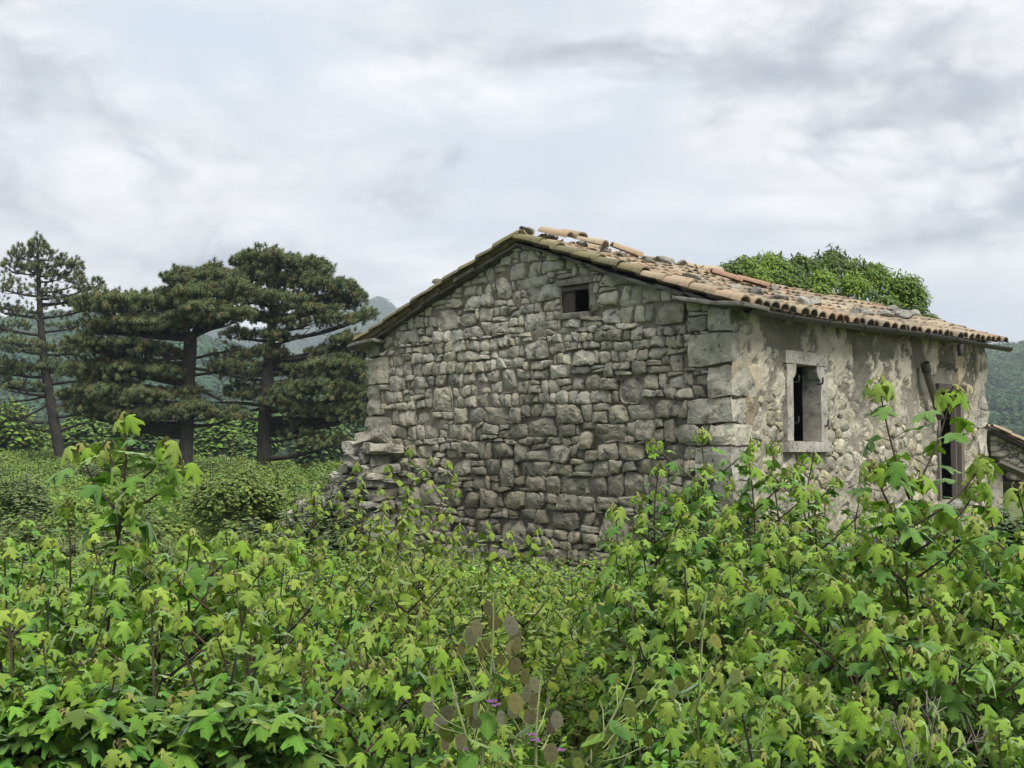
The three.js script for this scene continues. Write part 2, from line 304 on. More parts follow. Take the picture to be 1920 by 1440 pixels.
// rough courses: uneven beds of squared rubble, thin levelling stones and some big blocks that break the courses
function coursed(outline, holes, seed, bosses) {
  const r = rng(seed), us = outline.map((p) => p[0]), vs = outline.map((p) => p[1]), u0 = Math.min(...us), u1 = Math.max(...us), v0 = Math.min(...vs), v1 = Math.max(...vs), cells = [], blocks = [...holes];
  const within = (u, v) => outline.every((a, k) => { const b = outline[(k + 1) % outline.length]; return (b[0] - a[0]) * (v - a[1]) - (b[1] - a[1]) * (u - a[0]) > 0; });
  const keep = (poly0, list) => {
    let poly = poly0; outline.forEach((a, k) => { const b = outline[(k + 1) % outline.length], nx = b[1] - a[1], ny = a[0] - b[0]; if (poly.length > 2) poly = clip(poly, nx, ny, nx * a[0] + ny * a[1]); }); if (poly.length < 3) return;
    for (const [a, b, c, d] of list) {
      const xs = poly.map((p) => p[0]), ys = poly.map((p) => p[1]), X0 = Math.min(...xs), X1 = Math.max(...xs), Y0 = Math.min(...ys), Y1 = Math.max(...ys), gaps = [c - X0, X1 - a, d - Y0, Y1 - b]; if (Math.min(...gaps) <= 0.004) continue;
      const k = gaps.indexOf(Math.min(...gaps)); poly = k === 0 ? clip(poly, -1, 0, -c) : k === 1 ? clip(poly, 1, 0, a) : k === 2 ? clip(poly, 0, -1, -d) : clip(poly, 0, 1, b); if (poly.length < 3) return;
    }
    const A = Math.abs(area(poly)); if (A > 0.0012) cells.push({ poly, u: poly.reduce((s, p) => s + p[0], 0) / poly.length, v: poly.reduce((s, p) => s + p[1], 0) / poly.length, a: A });
  };
  for (let k = 0; k < bosses; k++) {
    const w = r.range(0.24, 0.56), h = r.range(0.2, 0.4), u = r.range(u0, u1 - w), v = r.range(v0, v1 - h), e = 0.05;
    if (![[u, v], [u + w, v], [u, v + h], [u + w, v + h]].every((p) => within(...p)) || blocks.some(([a, b, c, d]) => u < c + e && u + w > a - e && v < d + e && v + h > b - e)) continue;
    blocks.push([u, v, u + w, v + h]); const j = () => r.range(0, 0.05); cells.push({ poly: [[u + j(), v + j() * 0.6], [u + w * r.range(0.3, 0.7), v + j() * 0.2], [u + w - j(), v + j()], [u + w - j() * 0.4, v + h * r.range(0.3, 0.7)], [u + w - j() * 1.8, v + h - j()], [u + w * r.range(0.3, 0.7), v + h - j() * 0.3], [u + j() * 1.6, v + h - j() * 1.2], [u + j() * 0.4, v + h * r.range(0.3, 0.7)]], u: u + w / 2, v: v + h / 2, a: w * h * 0.9 });
  }
  let y = v0, k = 0; const bed = (q, b, u) => b + 0.085 * fbm(u * 0.9 + q * 9.1, q * 3.7, 0.5, 3) + 0.024 * noise(u * 4.5, q * 5.3, 0.5);
  while (y < v1) {
    const h = r() < 0.16 ? r.range(0.05, 0.085) : r.range(0.1, 0.23); let u = u0 - r() * 0.2, lo = u, hi = u;
    while (u < u1) {
      const w = h < 0.09 ? r.range(0.1, 0.3) : r() < 0.14 ? r.range(0.045, 0.085) : h * r.range(0.65, 1.9); u += w; const tl = Math.min(0.055, w * 0.3), L2 = u + r.range(-tl, tl), H2 = u + r.range(-tl, tl), m1 = (lo + L2) / 2, m2 = (hi + H2) / 2, J = () => r.range(-0.017, 0.017);
      const B = (x) => bed(k, y, x) + J(), T = (x) => bed(k + 1, y + h, x) + J();
      if (h > 0.13 && w > 0.1 && r() < 0.34) { const f = r.range(0.32, 0.68), g = clamp(f + r.range(-0.28, 0.28), 0.15, 0.85), y1 = mix(bed(k, y, lo), bed(k + 1, y + h, hi), f), y2 = mix(bed(k, y, L2), bed(k + 1, y + h, H2), g), xa = mix(lo, hi, f), xb = mix(L2, H2, g); keep([[lo, B(lo)], [m1, B(m1)], [L2, B(L2)], [xb, y2], [xa, y1]], blocks);
        if (r() < 0.4 && w > 0.14) { const s = r.range(0.35, 0.65), mx = mix(xa, xb, s), mt = mix(hi, H2, s), my = mix(y1, y2, s); keep([[xa, y1], [mx, my], [mt, T(mt)], [hi, T(hi)]], blocks); keep([[mx, my], [xb, y2], [H2, T(H2)], [mt, T(mt)]], blocks); } else keep([[xa, y1], [xb, y2], [H2, T(H2)], [m2, T(m2)], [hi, T(hi)]], blocks); }
      else keep([[lo, B(lo)], [m1, B(m1)], [L2, B(L2)], [H2, T(H2)], [m2, T(m2)], [hi, T(hi)]], blocks);
      lo = L2; hi = H2;
    }
    y += h; k++;
  }
  return cells;
}
// one stone of a wall: local x = along the wall, y = up, z = out of the wall
function stoneShape(poly, r, { joint = 0.008, out = 0.02, deep = 0.12, tilt = 0.12, dome = 0.01, relief = 0.16, color = [1, 1, 1] } = {}) {
  // drop near-doubled corners, pull the outline in by the joint and cut its corners
  let p = poly.filter((a, k) => { const b = poly[(k + 1) % poly.length]; return Math.hypot(a[0] - b[0], a[1] - b[1]) > 0.012; }); if (p.length < 3) p = poly;
  const cx = p.reduce((s, a) => s + a[0], 0) / p.length, cy = p.reduce((s, a) => s + a[1], 0) / p.length, size = Math.sqrt(Math.abs(area(p)));
  const cut = (q, t) => q.flatMap((a, k) => { const b = q[(k + 1) % q.length], c = q[(k + q.length - 1) % q.length]; const f = t * r.range(0.45, 2.1); return [[mix(a[0], c[0], f), mix(a[1], c[1], f)], [mix(a[0], b[0], f), mix(a[1], b[1], f)]]; });
  p = cut(p, 0.13); p = p.flatMap((a, k) => { const b = p[(k + 1) % p.length], l = Math.hypot(a[0] - b[0], a[1] - b[1]); return l > 0.3 * size ? [a, [(a[0] + b[0]) / 2, (a[1] + b[1]) / 2]] : [a]; });
  const inset = 1 - Math.min(0.3, joint * 1.7 / size), jit = 0.065 * size;
  p = p.map(([x, y]) => [cx + (x - cx) * inset + r.range(-jit, jit) * 0.6, cy + (y - cy) * inset + r.range(-jit, jit) * 0.6]);
  const b = new Build(), n = p.length, tx = r.range(-tilt, tilt), ty = r.range(-tilt, tilt), off = r() * 7, sx = r() * 50, rings = [], pc = Array.from({ length: 5 }, (_, k) => { const a = k * 1.257 + r.range(-0.5, 0.5), s = r.range(0.04, 0.3) * (relief / 0.13); return [Math.cos(a) * s, Math.sin(a) * s, size * r.range(0, 0.07)]; }), fx = cx + r.range(-0.15, 0.15) * size, fy = cy + r.range(-0.15, 0.15) * size;
  const h = (x, y, lift) => out + lift + (x - cx) * tx + (y - cy) * ty + (lift > -0.02 ? Math.min(...pc.map(([a, c, d]) => a * (x - fx) + c * (y - fy) + d)) : -0.02 * size) + 0.3 * relief * size * noise(x * 22 + sx, y * 22, off);
  for (const [k, lift] of [[0.99, -deep], [1, -Math.min(0.02, 0.11 * size)], [0.93, -0.003], [0.72, dome * 0.5], [0.42, dome * Math.min(1, size * 5)]]) rings.push(p.map(([x, y]) => { const X = cx + (x - cx) * k, Y = cy + (y - cy) * k, v = 1 + 0.12 * noise(X * 12 + sx, Y * 12, off); return b.v(X, Y, lift === -deep ? -deep : h(X, Y, lift), X + off, Y + off * 0.7, color.map((c) => c * v)); }));
  for (let k = 1; k < rings.length; k++) for (let s = 0; s < n; s++) b.quad(rings[k - 1][s], rings[k - 1][(s + 1) % n], rings[k][(s + 1) % n], rings[k][s]);
  const m = b.v(cx, cy, h(cx, cy, dome * Math.min(1, size * 5) * 1.05), cx + off, cy + off * 0.7, color);
  for (let s = 0; s < n; s++) b.tri(rings[4][s], rings[4][(s + 1) % n], m);
  return b.geometry();
}
// a squared rough block, used for cornerstones, slabs and loose rocks; its centre is the origin
function blockShape(w, h, d, r, { round = 0.03, rough = 0.02, color = [1, 1, 1], seg = 3 } = {}) {
  const g = new THREE.BoxGeometry(w, h, d, seg, seg, seg), p = g.attributes.position, uv = [], col = [], o = r() * 40, half = V3(w / 2, h / 2, d / 2), n = g.attributes.normal;
  for (let k = 0; k < p.count; k++) {
    const q = V3().fromBufferAttribute(p, k), inner = q.clone().clamp(half.clone().multiplyScalar(-1).addScalar(round), half.clone().addScalar(-round)), dir = q.clone().sub(inner);
    if (dir.length() > 1e-6) q.copy(inner).addScaledVector(dir.normalize(), round);
    q.x += rough * noise(q.x * 8 + o, q.y * 8, q.z * 8 + 0.5); q.y += rough * noise(q.x * 8 + o + 9, q.y * 8 + 3, q.z * 8 + 0.5) * Math.min(1, h * 5); q.z += rough * noise(q.x * 8 + o + 19, q.y * 8 + 5, q.z * 8 + 0.5);
    p.setXYZ(k, q.x, q.y, q.z); const N = V3().fromBufferAttribute(n, k), a = [Math.abs(N.x), Math.abs(N.y), Math.abs(N.z)];
    uv.push(...(a[0] > 0.5 ? [q.z + o, q.y] : a[1] > 0.5 ? [q.x + o, q.z] : [q.x + o, q.y])); const v = 1 + 0.1 * noise(q.x * 6 + o, q.y * 6, q.z * 6 + 0.5); col.push(...color.map((c) => c * v));
  }
  g.setAttribute('uv', new THREE.Float32BufferAttribute(uv, 2)); g.setAttribute('color', new THREE.Float32BufferAttribute(col, 3)); g.computeVertexNormals(); return g;
}
function rockShape(size, r, color) {                                  // a loose field stone
  const g0 = new THREE.IcosahedronGeometry(1, 2), p = g0.attributes.position, col = [], uv = [], o = r() * 60, planes = Array.from({ length: 9 }, () => [V3(r.gauss(), r.gauss(), r.gauss()).normalize(), r.range(0.4, 0.75)]);
  for (let k = 0; k < p.count; k++) {
    const q = V3().fromBufferAttribute(p, k); for (const [n, d] of planes) { const e = q.dot(n) - d; if (e > 0) q.addScaledVector(n, -e); }
    q.multiplyScalar(1 + 0.1 * noise(q.x * 3 + o, q.y * 3, q.z * 3 + 0.5)); q.multiply(size); p.setXYZ(k, q.x, q.y, q.z); uv.push(q.x + o, q.y + q.z * 0.7); const v = 1 + 0.2 * noise(q.x * 14 + o, q.y * 14, q.z * 14 + 0.3); col.push(...color.map((c) => c * v));
  }
  g0.setAttribute('uv', new THREE.Float32BufferAttribute(uv, 2)); g0.setAttribute('color', new THREE.Float32BufferAttribute(col, 3)); g0.computeVertexNormals(); return g0;
}
const placeOnGable = (g) => g.applyMatrix4(new THREE.Matrix4().makeRotationY(-Math.PI / 2));        // wall x -> house +z, wall z -> house -x

// mortar or render: a fine sheet whose depth varies, from which the stones stand out
function sheet(u0, v0, u1, v1, step, skip, depth, color) {
  const b = new Build(), nu = Math.round((u1 - u0) / step), nv = Math.round((v1 - v0) / step), id = [];
  for (let j = 0; j <= nv; j++) for (let i = 0; i <= nu; i++) { const u = mix(u0, u1, i / nu), v = mix(v0, v1, j / nv); id.push(b.v(u, v, depth(u, v), u, v, color(u, v))); }
  for (let j = 0; j < nv; j++) for (let i = 0; i < nu; i++) { const u = mix(u0, u1, (i + 0.5) / nu), v = mix(v0, v1, (j + 0.5) / nv); if (skip(u, v)) continue; const k = j * (nu + 1) + i; b.quad(id[k], id[k + 1], id[k + nu + 2], id[k + nu + 1]); }
  return b.geometry();
}
const inHoles = (holes, u, v, e = 0) => holes.some(([a, b, c, d]) => u > a - e && u < c + e && v > b - e && v < d + e);

// openings, in wall coordinates [u0, v0, u1, v1]; on the gable u = z (from -6 to 0), on the side wall u = x
const gableOpening = [-2.36, 3.29, -1.92, 3.6];
const windowOpening = [1.12, 1.79, 1.72, 2.63], windowFrame = [0.99, 1.67, 1.87, 2.78];
const doorOpening = [4.86, 1.02, 5.44, 2.46], cellarDoor = [5.0, -1.5, 5.66, 0.5], cellarWindow = [2.85, -0.25, 3.75, 0.5];
// wall cores: hollow, 0.42 m thick, with real openings
function core(points, holes, thickness) {
  const s = new THREE.Shape(points.map((p) => new THREE.Vector2(...p)));
  for (const [a, b, c, d] of holes) s.holes.push(new THREE.Path([[a, b], [a, d], [c, d], [c, b]].map((p) => new THREE.Vector2(...p))));
  return new THREE.ExtrudeGeometry(s, { depth: thickness, bevelEnabled: false }).translate(0, 0, -thickness - 0.09);
}
const BASE = -2.2, slopeTop = (z) => APEX - (APEX - EAVE) / 3 * Math.abs(z + 3);
const gablePts = [[-GW, BASE], [0, BASE], [0, EAVE], [-3, APEX], [-GW, EAVE]];
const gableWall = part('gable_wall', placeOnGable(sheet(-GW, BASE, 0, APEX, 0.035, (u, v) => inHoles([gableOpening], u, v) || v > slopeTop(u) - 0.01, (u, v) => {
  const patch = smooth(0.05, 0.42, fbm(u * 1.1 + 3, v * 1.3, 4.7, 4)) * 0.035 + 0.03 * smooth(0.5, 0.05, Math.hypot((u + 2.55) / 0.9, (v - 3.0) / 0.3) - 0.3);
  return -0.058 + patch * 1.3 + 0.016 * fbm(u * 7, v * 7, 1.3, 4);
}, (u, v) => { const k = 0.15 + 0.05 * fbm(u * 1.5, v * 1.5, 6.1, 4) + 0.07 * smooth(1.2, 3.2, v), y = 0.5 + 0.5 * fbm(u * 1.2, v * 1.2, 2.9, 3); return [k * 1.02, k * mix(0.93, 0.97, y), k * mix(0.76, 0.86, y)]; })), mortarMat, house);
const sideWall = part('side_wall', sheet(0, BASE, SL, EAVE + 0.03, 0.022, (u, v) => inHoles([windowOpening, doorOpening, cellarDoor, cellarWindow], u, v), (u, v) => {
  const cover = smooth(1.5, 3.0, v + 0.55 * fbm(u * 1.3, v * 1.3, 3.3, 4)), scar = smooth(-0.02, 0.1, fbm(u * 2.3, v * 1.5, 15.3, 6, 0, 0.6)), flake = smooth(0.03, 0.05, fbm(u * 3.3 + 5, v * 2.1, 25.3, 6, 0, 0.7));
  return -0.024 + 0.036 * cover + 0.016 * scar + 0.026 * flake * cover + 0.012 * fbm(u * 8, v * 8, 1.7, 4);
}, (u, v) => { const cover = smooth(1.5, 3.0, v + 0.55 * fbm(u * 1.3, v * 1.3, 3.3, 4)), flake = smooth(0.03, 0.05, fbm(u * 3.3 + 5, v * 2.1, 25.3, 6, 0, 0.7)), och = smooth(0.1, 0.5, fbm(u * 1.1, v * 0.9, 12.1, 4)); const k = mix(0.3, 0.2, cover) + 0.32 * flake * mix(0.35, 1, cover) + 0.08 * fbm(u * 2, v * 2, 2.1, 4); return [k * mix(1, 1.08, och), k * mix(0.945, 0.9, och), k * mix(0.8, 0.66, och)]; }), mortarMat, house);

const tone = (r, k, warm) => { const v = k * r.range(0.72, 1.2), w = warm + r.range(-0.04, 0.05); return [v * (1 + w * 0.35), v, v * (0.97 - w)]; };
// cornerstones: [bottom, height, length along gable, length along side wall]
const nearQuoins = [], farQuoins = [], endQuoins = [];
{
  const r = rng(71); let y = -1.4, k = 0; while (y < EAVE - 0.14) { const h = Math.min(r.range(0.22, 0.42), EAVE - y); const big = k++ % 2; nearQuoins.push([y, h, big ? r.range(0.4, 0.72) : r.range(0.22, 0.34), big ? r.range(0.2, 0.3) : r.range(0.3, 0.52)]); y += h; }
  y = -0.3; k = 1; while (y < EAVE - 0.14) { const h = Math.min(r.range(0.24, 0.5), EAVE - y); farQuoins.push([y, h, k++ % 2 ? r.range(0.42, 0.62) : r.range(0.22, 0.36)]); y += h; }
  y = -1.8; k = 0; while (y < EAVE - 0.14) { const h = Math.min(r.range(0.24, 0.42), EAVE - y); endQuoins.push([y, h, k++ % 2 ? r.range(0.4, 0.55) : r.range(0.25, 0.34)]); y += h; }
}
const gableHoles = [[gableOpening[0] - 0.01, gableOpening[1] - 0.07, gableOpening[2] + 0.09, gableOpening[3] + 0.1], ...nearQuoins.map(([y, h, l]) => [-l, y, 1, y + h]), ...farQuoins.map(([y, h, l]) => [-GW - 1, y, -GW + l, y + h])];
const sideHoles = [windowFrame, [doorOpening[0] - 0.1, doorOpening[1], doorOpening[2] + 0.1, doorOpening[3] + 0.13], [cellarDoor[0] - 0.12, cellarDoor[1], cellarDoor[2] + 0.1, cellarDoor[3] + 0.16], [cellarWindow[0] - 0.05, cellarWindow[1], cellarWindow[2] + 0.05, cellarWindow[3] + 0.14], ...nearQuoins.map(([y, h, , l]) => [-1, y, l, y + h]), ...endQuoins.map(([y, h, l]) => [SL - l, y, SL + 1, y + h])];
function layStones(wall, cells, most, make, restName) {                // the largest are parts of their own, the rest one part
  cells.sort((a, b) => b.a - a.a); const rest = [];
  cells.forEach((c, k) => { const g = make(c); if (k < most) part('stone', g, stoneMat, wall); else rest.push(g); });
  if (rest.length) part(restName, mergeGeometries(rest), stoneMat, wall, { kind: 'stuff' });
}
{
  const r = rng(11), cells = coursed([[-GW, -0.5], [0, -0.5], [0, EAVE], [-3, APEX - 0.02], [-GW, EAVE]], gableHoles, 12, 70);
  layStones(gableWall, cells, 296, (c) => {
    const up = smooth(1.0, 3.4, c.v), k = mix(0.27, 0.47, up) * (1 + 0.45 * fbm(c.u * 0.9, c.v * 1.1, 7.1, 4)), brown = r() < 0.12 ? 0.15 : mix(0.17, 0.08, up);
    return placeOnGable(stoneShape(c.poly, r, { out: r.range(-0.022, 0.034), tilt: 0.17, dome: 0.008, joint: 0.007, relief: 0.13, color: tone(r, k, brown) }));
  }, 'small_stones');
  const cells2 = rubble([[0, -0.9], [SL, -0.9], [SL, EAVE - 0.06], [0, EAVE - 0.06]], sideHoles, [[0.19, 60], [0.145, 350], [0.11, 1500], [0.078, 2500], [0.05, 1500]], 14, 1.25);
  layStones(sideWall, cells2, 240, (c) => { const v = c.v; return stoneShape(c.poly, r, { out: r.range(-0.006, 0.012) , tilt: 0.09, dome: 0.004, joint: 0.005, relief: 0.12, color: tone(r, 0.39 - 0.05 * smooth(1.5, 0, v), r() < 0.25 ? 0.24 : 0.15) }); }, 'small_stones');
  for (const [y, h, l, m] of nearQuoins) { const g = blockShape(m + 0.03, h - 0.016, l + 0.03, r, { round: 0.014, rough: 0.03, seg: 4, color: tone(r, 0.4, 0.1) }); g.translate((m + 0.03) / 2 - 0.03, y + h / 2, -(l + 0.03) / 2 + 0.03); part('cornerstone', g, stoneMat, house); }
  for (const [y, h, l] of farQuoins) { const g = blockShape(0.45, h - 0.016, l + 0.03, r, { round: 0.016, rough: 0.032, seg: 4, color: tone(r, 0.4, 0.12) }); g.translate(0.45 / 2 - 0.025, y + h / 2, -GW + (l + 0.03) / 2 - 0.03); part('cornerstone', g, stoneMat, house); }
  for (const [y, h, l] of endQuoins) { const g = blockShape(l + 0.03, h - 0.016, 0.4, r, { round: 0.016, rough: 0.032, seg: 4, color: tone(r, 0.42, 0.12) }); g.translate(SL - l / 2 + 0.015, y + h / 2, -0.2 + 0.015); part('cornerstone', g, stoneMat, house); }
}
// inner leaf of the four walls, floor and a cross wall
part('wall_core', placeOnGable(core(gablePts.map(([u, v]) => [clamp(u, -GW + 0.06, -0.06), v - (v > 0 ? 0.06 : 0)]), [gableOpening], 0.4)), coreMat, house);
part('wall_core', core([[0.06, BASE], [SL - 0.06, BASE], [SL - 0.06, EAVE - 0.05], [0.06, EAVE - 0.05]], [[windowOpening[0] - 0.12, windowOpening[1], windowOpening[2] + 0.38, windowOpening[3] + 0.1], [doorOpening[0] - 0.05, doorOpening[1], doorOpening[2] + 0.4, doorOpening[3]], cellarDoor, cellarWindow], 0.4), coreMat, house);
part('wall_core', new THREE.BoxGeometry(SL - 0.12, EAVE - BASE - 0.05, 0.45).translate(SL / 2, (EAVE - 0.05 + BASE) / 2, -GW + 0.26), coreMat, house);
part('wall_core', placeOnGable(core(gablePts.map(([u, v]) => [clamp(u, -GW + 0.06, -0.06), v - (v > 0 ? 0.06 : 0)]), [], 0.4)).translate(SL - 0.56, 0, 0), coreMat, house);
part('floor', new THREE.BoxGeometry(SL - 1, 0.1, GW - 1).translate(SL / 2, 0.95, -GW / 2), darkWood, house);
{
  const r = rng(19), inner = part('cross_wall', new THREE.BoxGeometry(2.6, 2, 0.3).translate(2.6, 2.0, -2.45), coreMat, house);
  for (const c of rubble([[1.4, 1.1], [3.8, 1.1], [3.8, 2.95], [1.4, 2.95]], [], [[0.15, 300], [0.09, 1500]], 21, 1.3)) { const g = stoneShape(c.poly, r, { color: tone(r, 0.2, 0.12) }); g.translate(0, 0, -2.3); part('stone', g, stoneMat, inner); }
}
// window with dressed stone surround, iron shutter pins
{
  const [a, b, c, d] = windowOpening, [A, B, C, D] = windowFrame, r = rng(23), blk = (w, h, t) => blockShape(w, h, t, r, { round: 0.008, rough: 0.004 });
  const win = new THREE.Group(); win.name = 'window'; house.add(win);
  part('lintel', blk(C - A, D - d - 0.005, 0.3).translate((A + C) / 2 - 0.01, (D + d) / 2, -0.10), dressedMat, win);
  part('jamb', blk(a - A + 0.0, d - b, 0.24).translate((A + a) / 2 + 0.01, (b + d) / 2 - 0.003, -0.072), dressedMat, win);
  part('jamb', blk(C - c + 0.0, d - b, 0.24).translate((C + c) / 2 - 0.01, (b + d) / 2 - 0.003, -0.072), dressedMat, win);
  part('sill', blk(C - A + 0.02, b - B, 0.5).translate((A + C) / 2 + 0.02, (B + b) / 2 - 0.004, -0.18), dressedMat, win);
  for (const [x, y] of [[a + 0.05, d - 0.2], [c - 0.04, d - 0.2], [a + 0.03, b + 0.19], [c + 0.06, b + 0.17]]) part('hinge_pin', new Build().tube([V3(x, y, 0.02), V3(x, y, 0.075), V3(x, y + 0.02, 0.09), V3(x, y + 0.075, 0.09)], [0.011, 0.011, 0.011, 0.009], 6).geometry(), iron, win);
  for (const [x, s] of [[a, 1], [c, -1]]) {                             // carved corbels under the lintel
    const sh = new THREE.Shape(); sh.moveTo(0, 0); sh.lineTo(0.075 * s, 0); sh.lineTo(0.075 * s, -0.05); sh.quadraticCurveTo(0.07 * s, -0.13, 0, -0.16); sh.closePath();
    part('corbel', new THREE.ExtrudeGeometry(sh, { depth: 0.13, bevelEnabled: true, bevelSize: 0.004, bevelThickness: 0.004, bevelSegments: 1 }).translate(x, d - 0.002, -0.09), dressedMat, win);
  }
}
// gable window: timber lintel, board shutter half, stone cheeks
{
  const [a, b, c, d] = gableOpening, r = rng(29), win = new THREE.Group(); win.name = 'gable_window'; house.add(win);
  const put = (n, w, h, t, x, y, z, m = stoneMat, o = {}) => part(n, blockShape(w, h, t, r, { round: 0.015, rough: 0.012, color: tone(r, 0.3, 0.12), ...o }).applyMatrix4(new THREE.Matrix4().makeRotationY(-Math.PI / 2)).translate(-z, y, x), m, win);
  put('lintel', 0.66, 0.075, 0.3, (a + c) / 2 + 0.03, d + 0.045, -0.13, stoneMat, { rough: 0.03 });
  put('cheek_stone', 0.13, d - b - 0.03, 0.34, c + 0.065, (b + d) / 2 - 0.01, -0.16, stoneMat, { round: 0.03, rough: 0.05, seg: 4 }); put('sill', 0.55, 0.09, 0.36, (a + c) / 2 - 0.03, b - 0.05, -0.15, stoneMat, { round: 0.03, rough: 0.05, seg: 4 });
  put('shutter', 0.19, d - b - 0.02, 0.03, a + 0.1, (b + d) / 2, -0.05, darkWood, { round: 0.006, rough: 0.004, color: [1, 1, 1] }); put('crossbar', c - a - 0.01, 0.05, 0.04, (a + c) / 2, d - 0.035, -0.02, darkWood, { round: 0.006, rough: 0.004 });
}
// upper door: timber frame and half-open boards
{
  const [a, b, c, d] = doorOpening, door = new THREE.Group(); door.name = 'upper_doorway'; house.add(door); const r = rng(31), wb = (w, h, t, o) => blockShape(w, h, t, r, { round: 0.008, rough: 0.006, ...o });
  part('post', wb(0.1, d - b, 0.12).translate(c + 0.045, (b + d) / 2, -0.02), greyWood, door); part('post', wb(0.07, d - b, 0.1).translate(a - 0.05, (b + d) / 2, -0.03), greyWood, door);
  part('lintel', wb(0.86, 0.11, 0.2).translate((a + c) / 2, d + 0.055, -0.03), darkWood, door);
  part('lintel', wb(1.15, 0.09, 0.2).rotateZ(-0.05).translate((a + c) / 2 - 0.1, d + 0.36, -0.072), darkWood, door);
  for (let k = 0; k < 1; k++) part('board', wb(0.03, d - b - 0.05, 0.07, { seg: 2 }).translate(c - 0.03, (b + d) / 2 - 0.02, -0.06), greyWood, door);
  part('threshold', blockShape(0.75, 0.12, 0.34, r, { color: tone(r, 0.36, 0.1) }).translate((a + c) / 2, b - 0.06, -0.06), stoneMat, door);
}
// cellar door of weathered boards under a pale timber lintel
{
  const [a, b, c, d] = cellarDoor, door = new THREE.Group(); door.name = 'cellar_door'; house.add(door); const r = rng(37), wb = (w, h, t) => blockShape(w, h, t, r, { round: 0.01, rough: 0.008 });
  part('lintel', wb(0.92, 0.15, 0.2).rotateZ(0.05).translate((a + c) / 2 + 0.02, d + 0.08, -0.03), std({ map: woodTex, bumpMap: woodBump, bumpScale: 0.006, color: rgb(0.34, 0.32, 0.27) }), door);
  part('post', wb(0.11, d - b, 0.15).translate(a - 0.06, (b + d) / 2, -0.04), darkWood, door);
  for (let k = 0; k < 4; k++) part('board', wb(0.125, d - b - 0.08 - r() * 0.1, 0.028).translate(a + 0.2 + k * 0.132, (b + d) / 2 - 0.05, -0.1 + r() * 0.012), greyWood, door);
  for (const y of [-0.9, 0.05]) part('ledge', wb(0.5, 0.09, 0.035).translate(a + 0.4, y, -0.155), darkWood, door);
}
{
  const [a, b, c, d] = cellarWindow, r = rng(39), win = new THREE.Group(); win.name = 'cellar_window'; house.add(win);
  part('lintel', blockShape(1.1, 0.13, 0.22, r, { round: 0.012, rough: 0.01 }).rotateZ(0.06).translate((a + c) / 2, d + 0.07, -0.05), darkWood, win);
  part('crossbar', blockShape(0.06, d - b, 0.06, r, { round: 0.01, rough: 0.004 }).translate(a + 0.38, (b + d) / 2, -0.12), darkWood, win);
}
// ---------------------------------------------------------------- roof
const PITCHED = Math.atan((APEX - EAVE) / 3), ROOF = APEX + 0.06, SLOPE = 3.23 / Math.cos(PITCHED), SLOPE_LEFT = 3.1 / Math.cos(PITCHED);
const roofPoint = (x, along, side = 1, lift = 0) => {                  // along: metres down the slope from the ridge; side 1 faces +z
  const sag = -0.05 * Math.sin(Math.PI * clamp(x / SL)) * Math.sin(Math.PI * clamp(along / SLOPE)) - 0.03 * Math.sin(Math.PI * clamp(x / SL)) + 0.008 * x;
  return V3(x, ROOF - Math.sin(PITCHED) * along + Math.cos(PITCHED) * lift + sag, -3 + side * (Math.cos(PITCHED) * along + Math.sin(PITCHED) * lift));
};
const roof = new THREE.Group(); roof.name = 'roof'; house.add(roof);
for (const side of [1, -1]) {
  const b = new Build(), N = 12, R = 6, ids = [[], []];
  for (let k = 0; k < 2; k++) for (let j = 0; j <= R; j++) for (let i = 0; i <= N; i++) { const p = roofPoint(mix(-0.06, SL + 0.06, i / N), j / R * ((side > 0 ? SLOPE : SLOPE_LEFT) - 0.08), side, k ? -0.03 : -0.055); ids[k].push(b.v(p.x, p.y, p.z, p.x, p.z)); }
  for (let k = 0; k < 2; k++) for (let j = 0; j < R; j++) for (let i = 0; i < N; i++) { const a = j * (N + 1) + i; b.quad(ids[k][a], ids[k][a + 1], ids[k][a + N + 2], ids[k][a + N + 1]); }
  part('roof_boarding', b.geometry(), darkWood, roof);
}
function tileShape(len, w0, w1, bow, arc = 7) {                        // a tapered half-round clay tile; low, wide end at +z, opening down
  const b = new Build(), t = 0.016, rows = [];
  for (let k = 0; k < 3; k++) {
    const f = k / 2, z = (f - 0.5) * len, R = mix(w1, w0, f), o = [], n = [];
    for (let s = 0; s <= arc; s++) { const a = Math.PI * (1 - s / arc), cx = Math.cos(a), sy = Math.sin(a) ** 0.9, y = bow * Math.sin(f * Math.PI); o.push(b.v(cx * R, sy * R * 0.82 + y, z, a * R, z)); n.push(b.v(cx * (R - t), sy * (R * 0.82 - t) + y, z, a * R, z)); }
    rows.push([o, n]);
  }
  for (let k = 0; k < 2; k++) for (let s = 0; s < arc; s++) { b.quad(rows[k][0][s], rows[k + 1][0][s], rows[k + 1][0][s + 1], rows[k][0][s + 1]); b.quad(rows[k][1][s + 1], rows[k + 1][1][s + 1], rows[k + 1][1][s], rows[k][1][s]); }
  for (const k of [0, 2]) { const [o, n] = rows[k].map((r) => r.map((i) => b.v(b.p[i * 3], b.p[i * 3 + 1], b.p[i * 3 + 2], b.uv[i * 2], b.uv[i * 2 + 1]))); for (let s = 0; s < arc; s++) k ? b.quad(n[s], n[s + 1], o[s + 1], o[s]) : b.quad(o[s], o[s + 1], n[s + 1], n[s]); }
  return b.geometry();
}
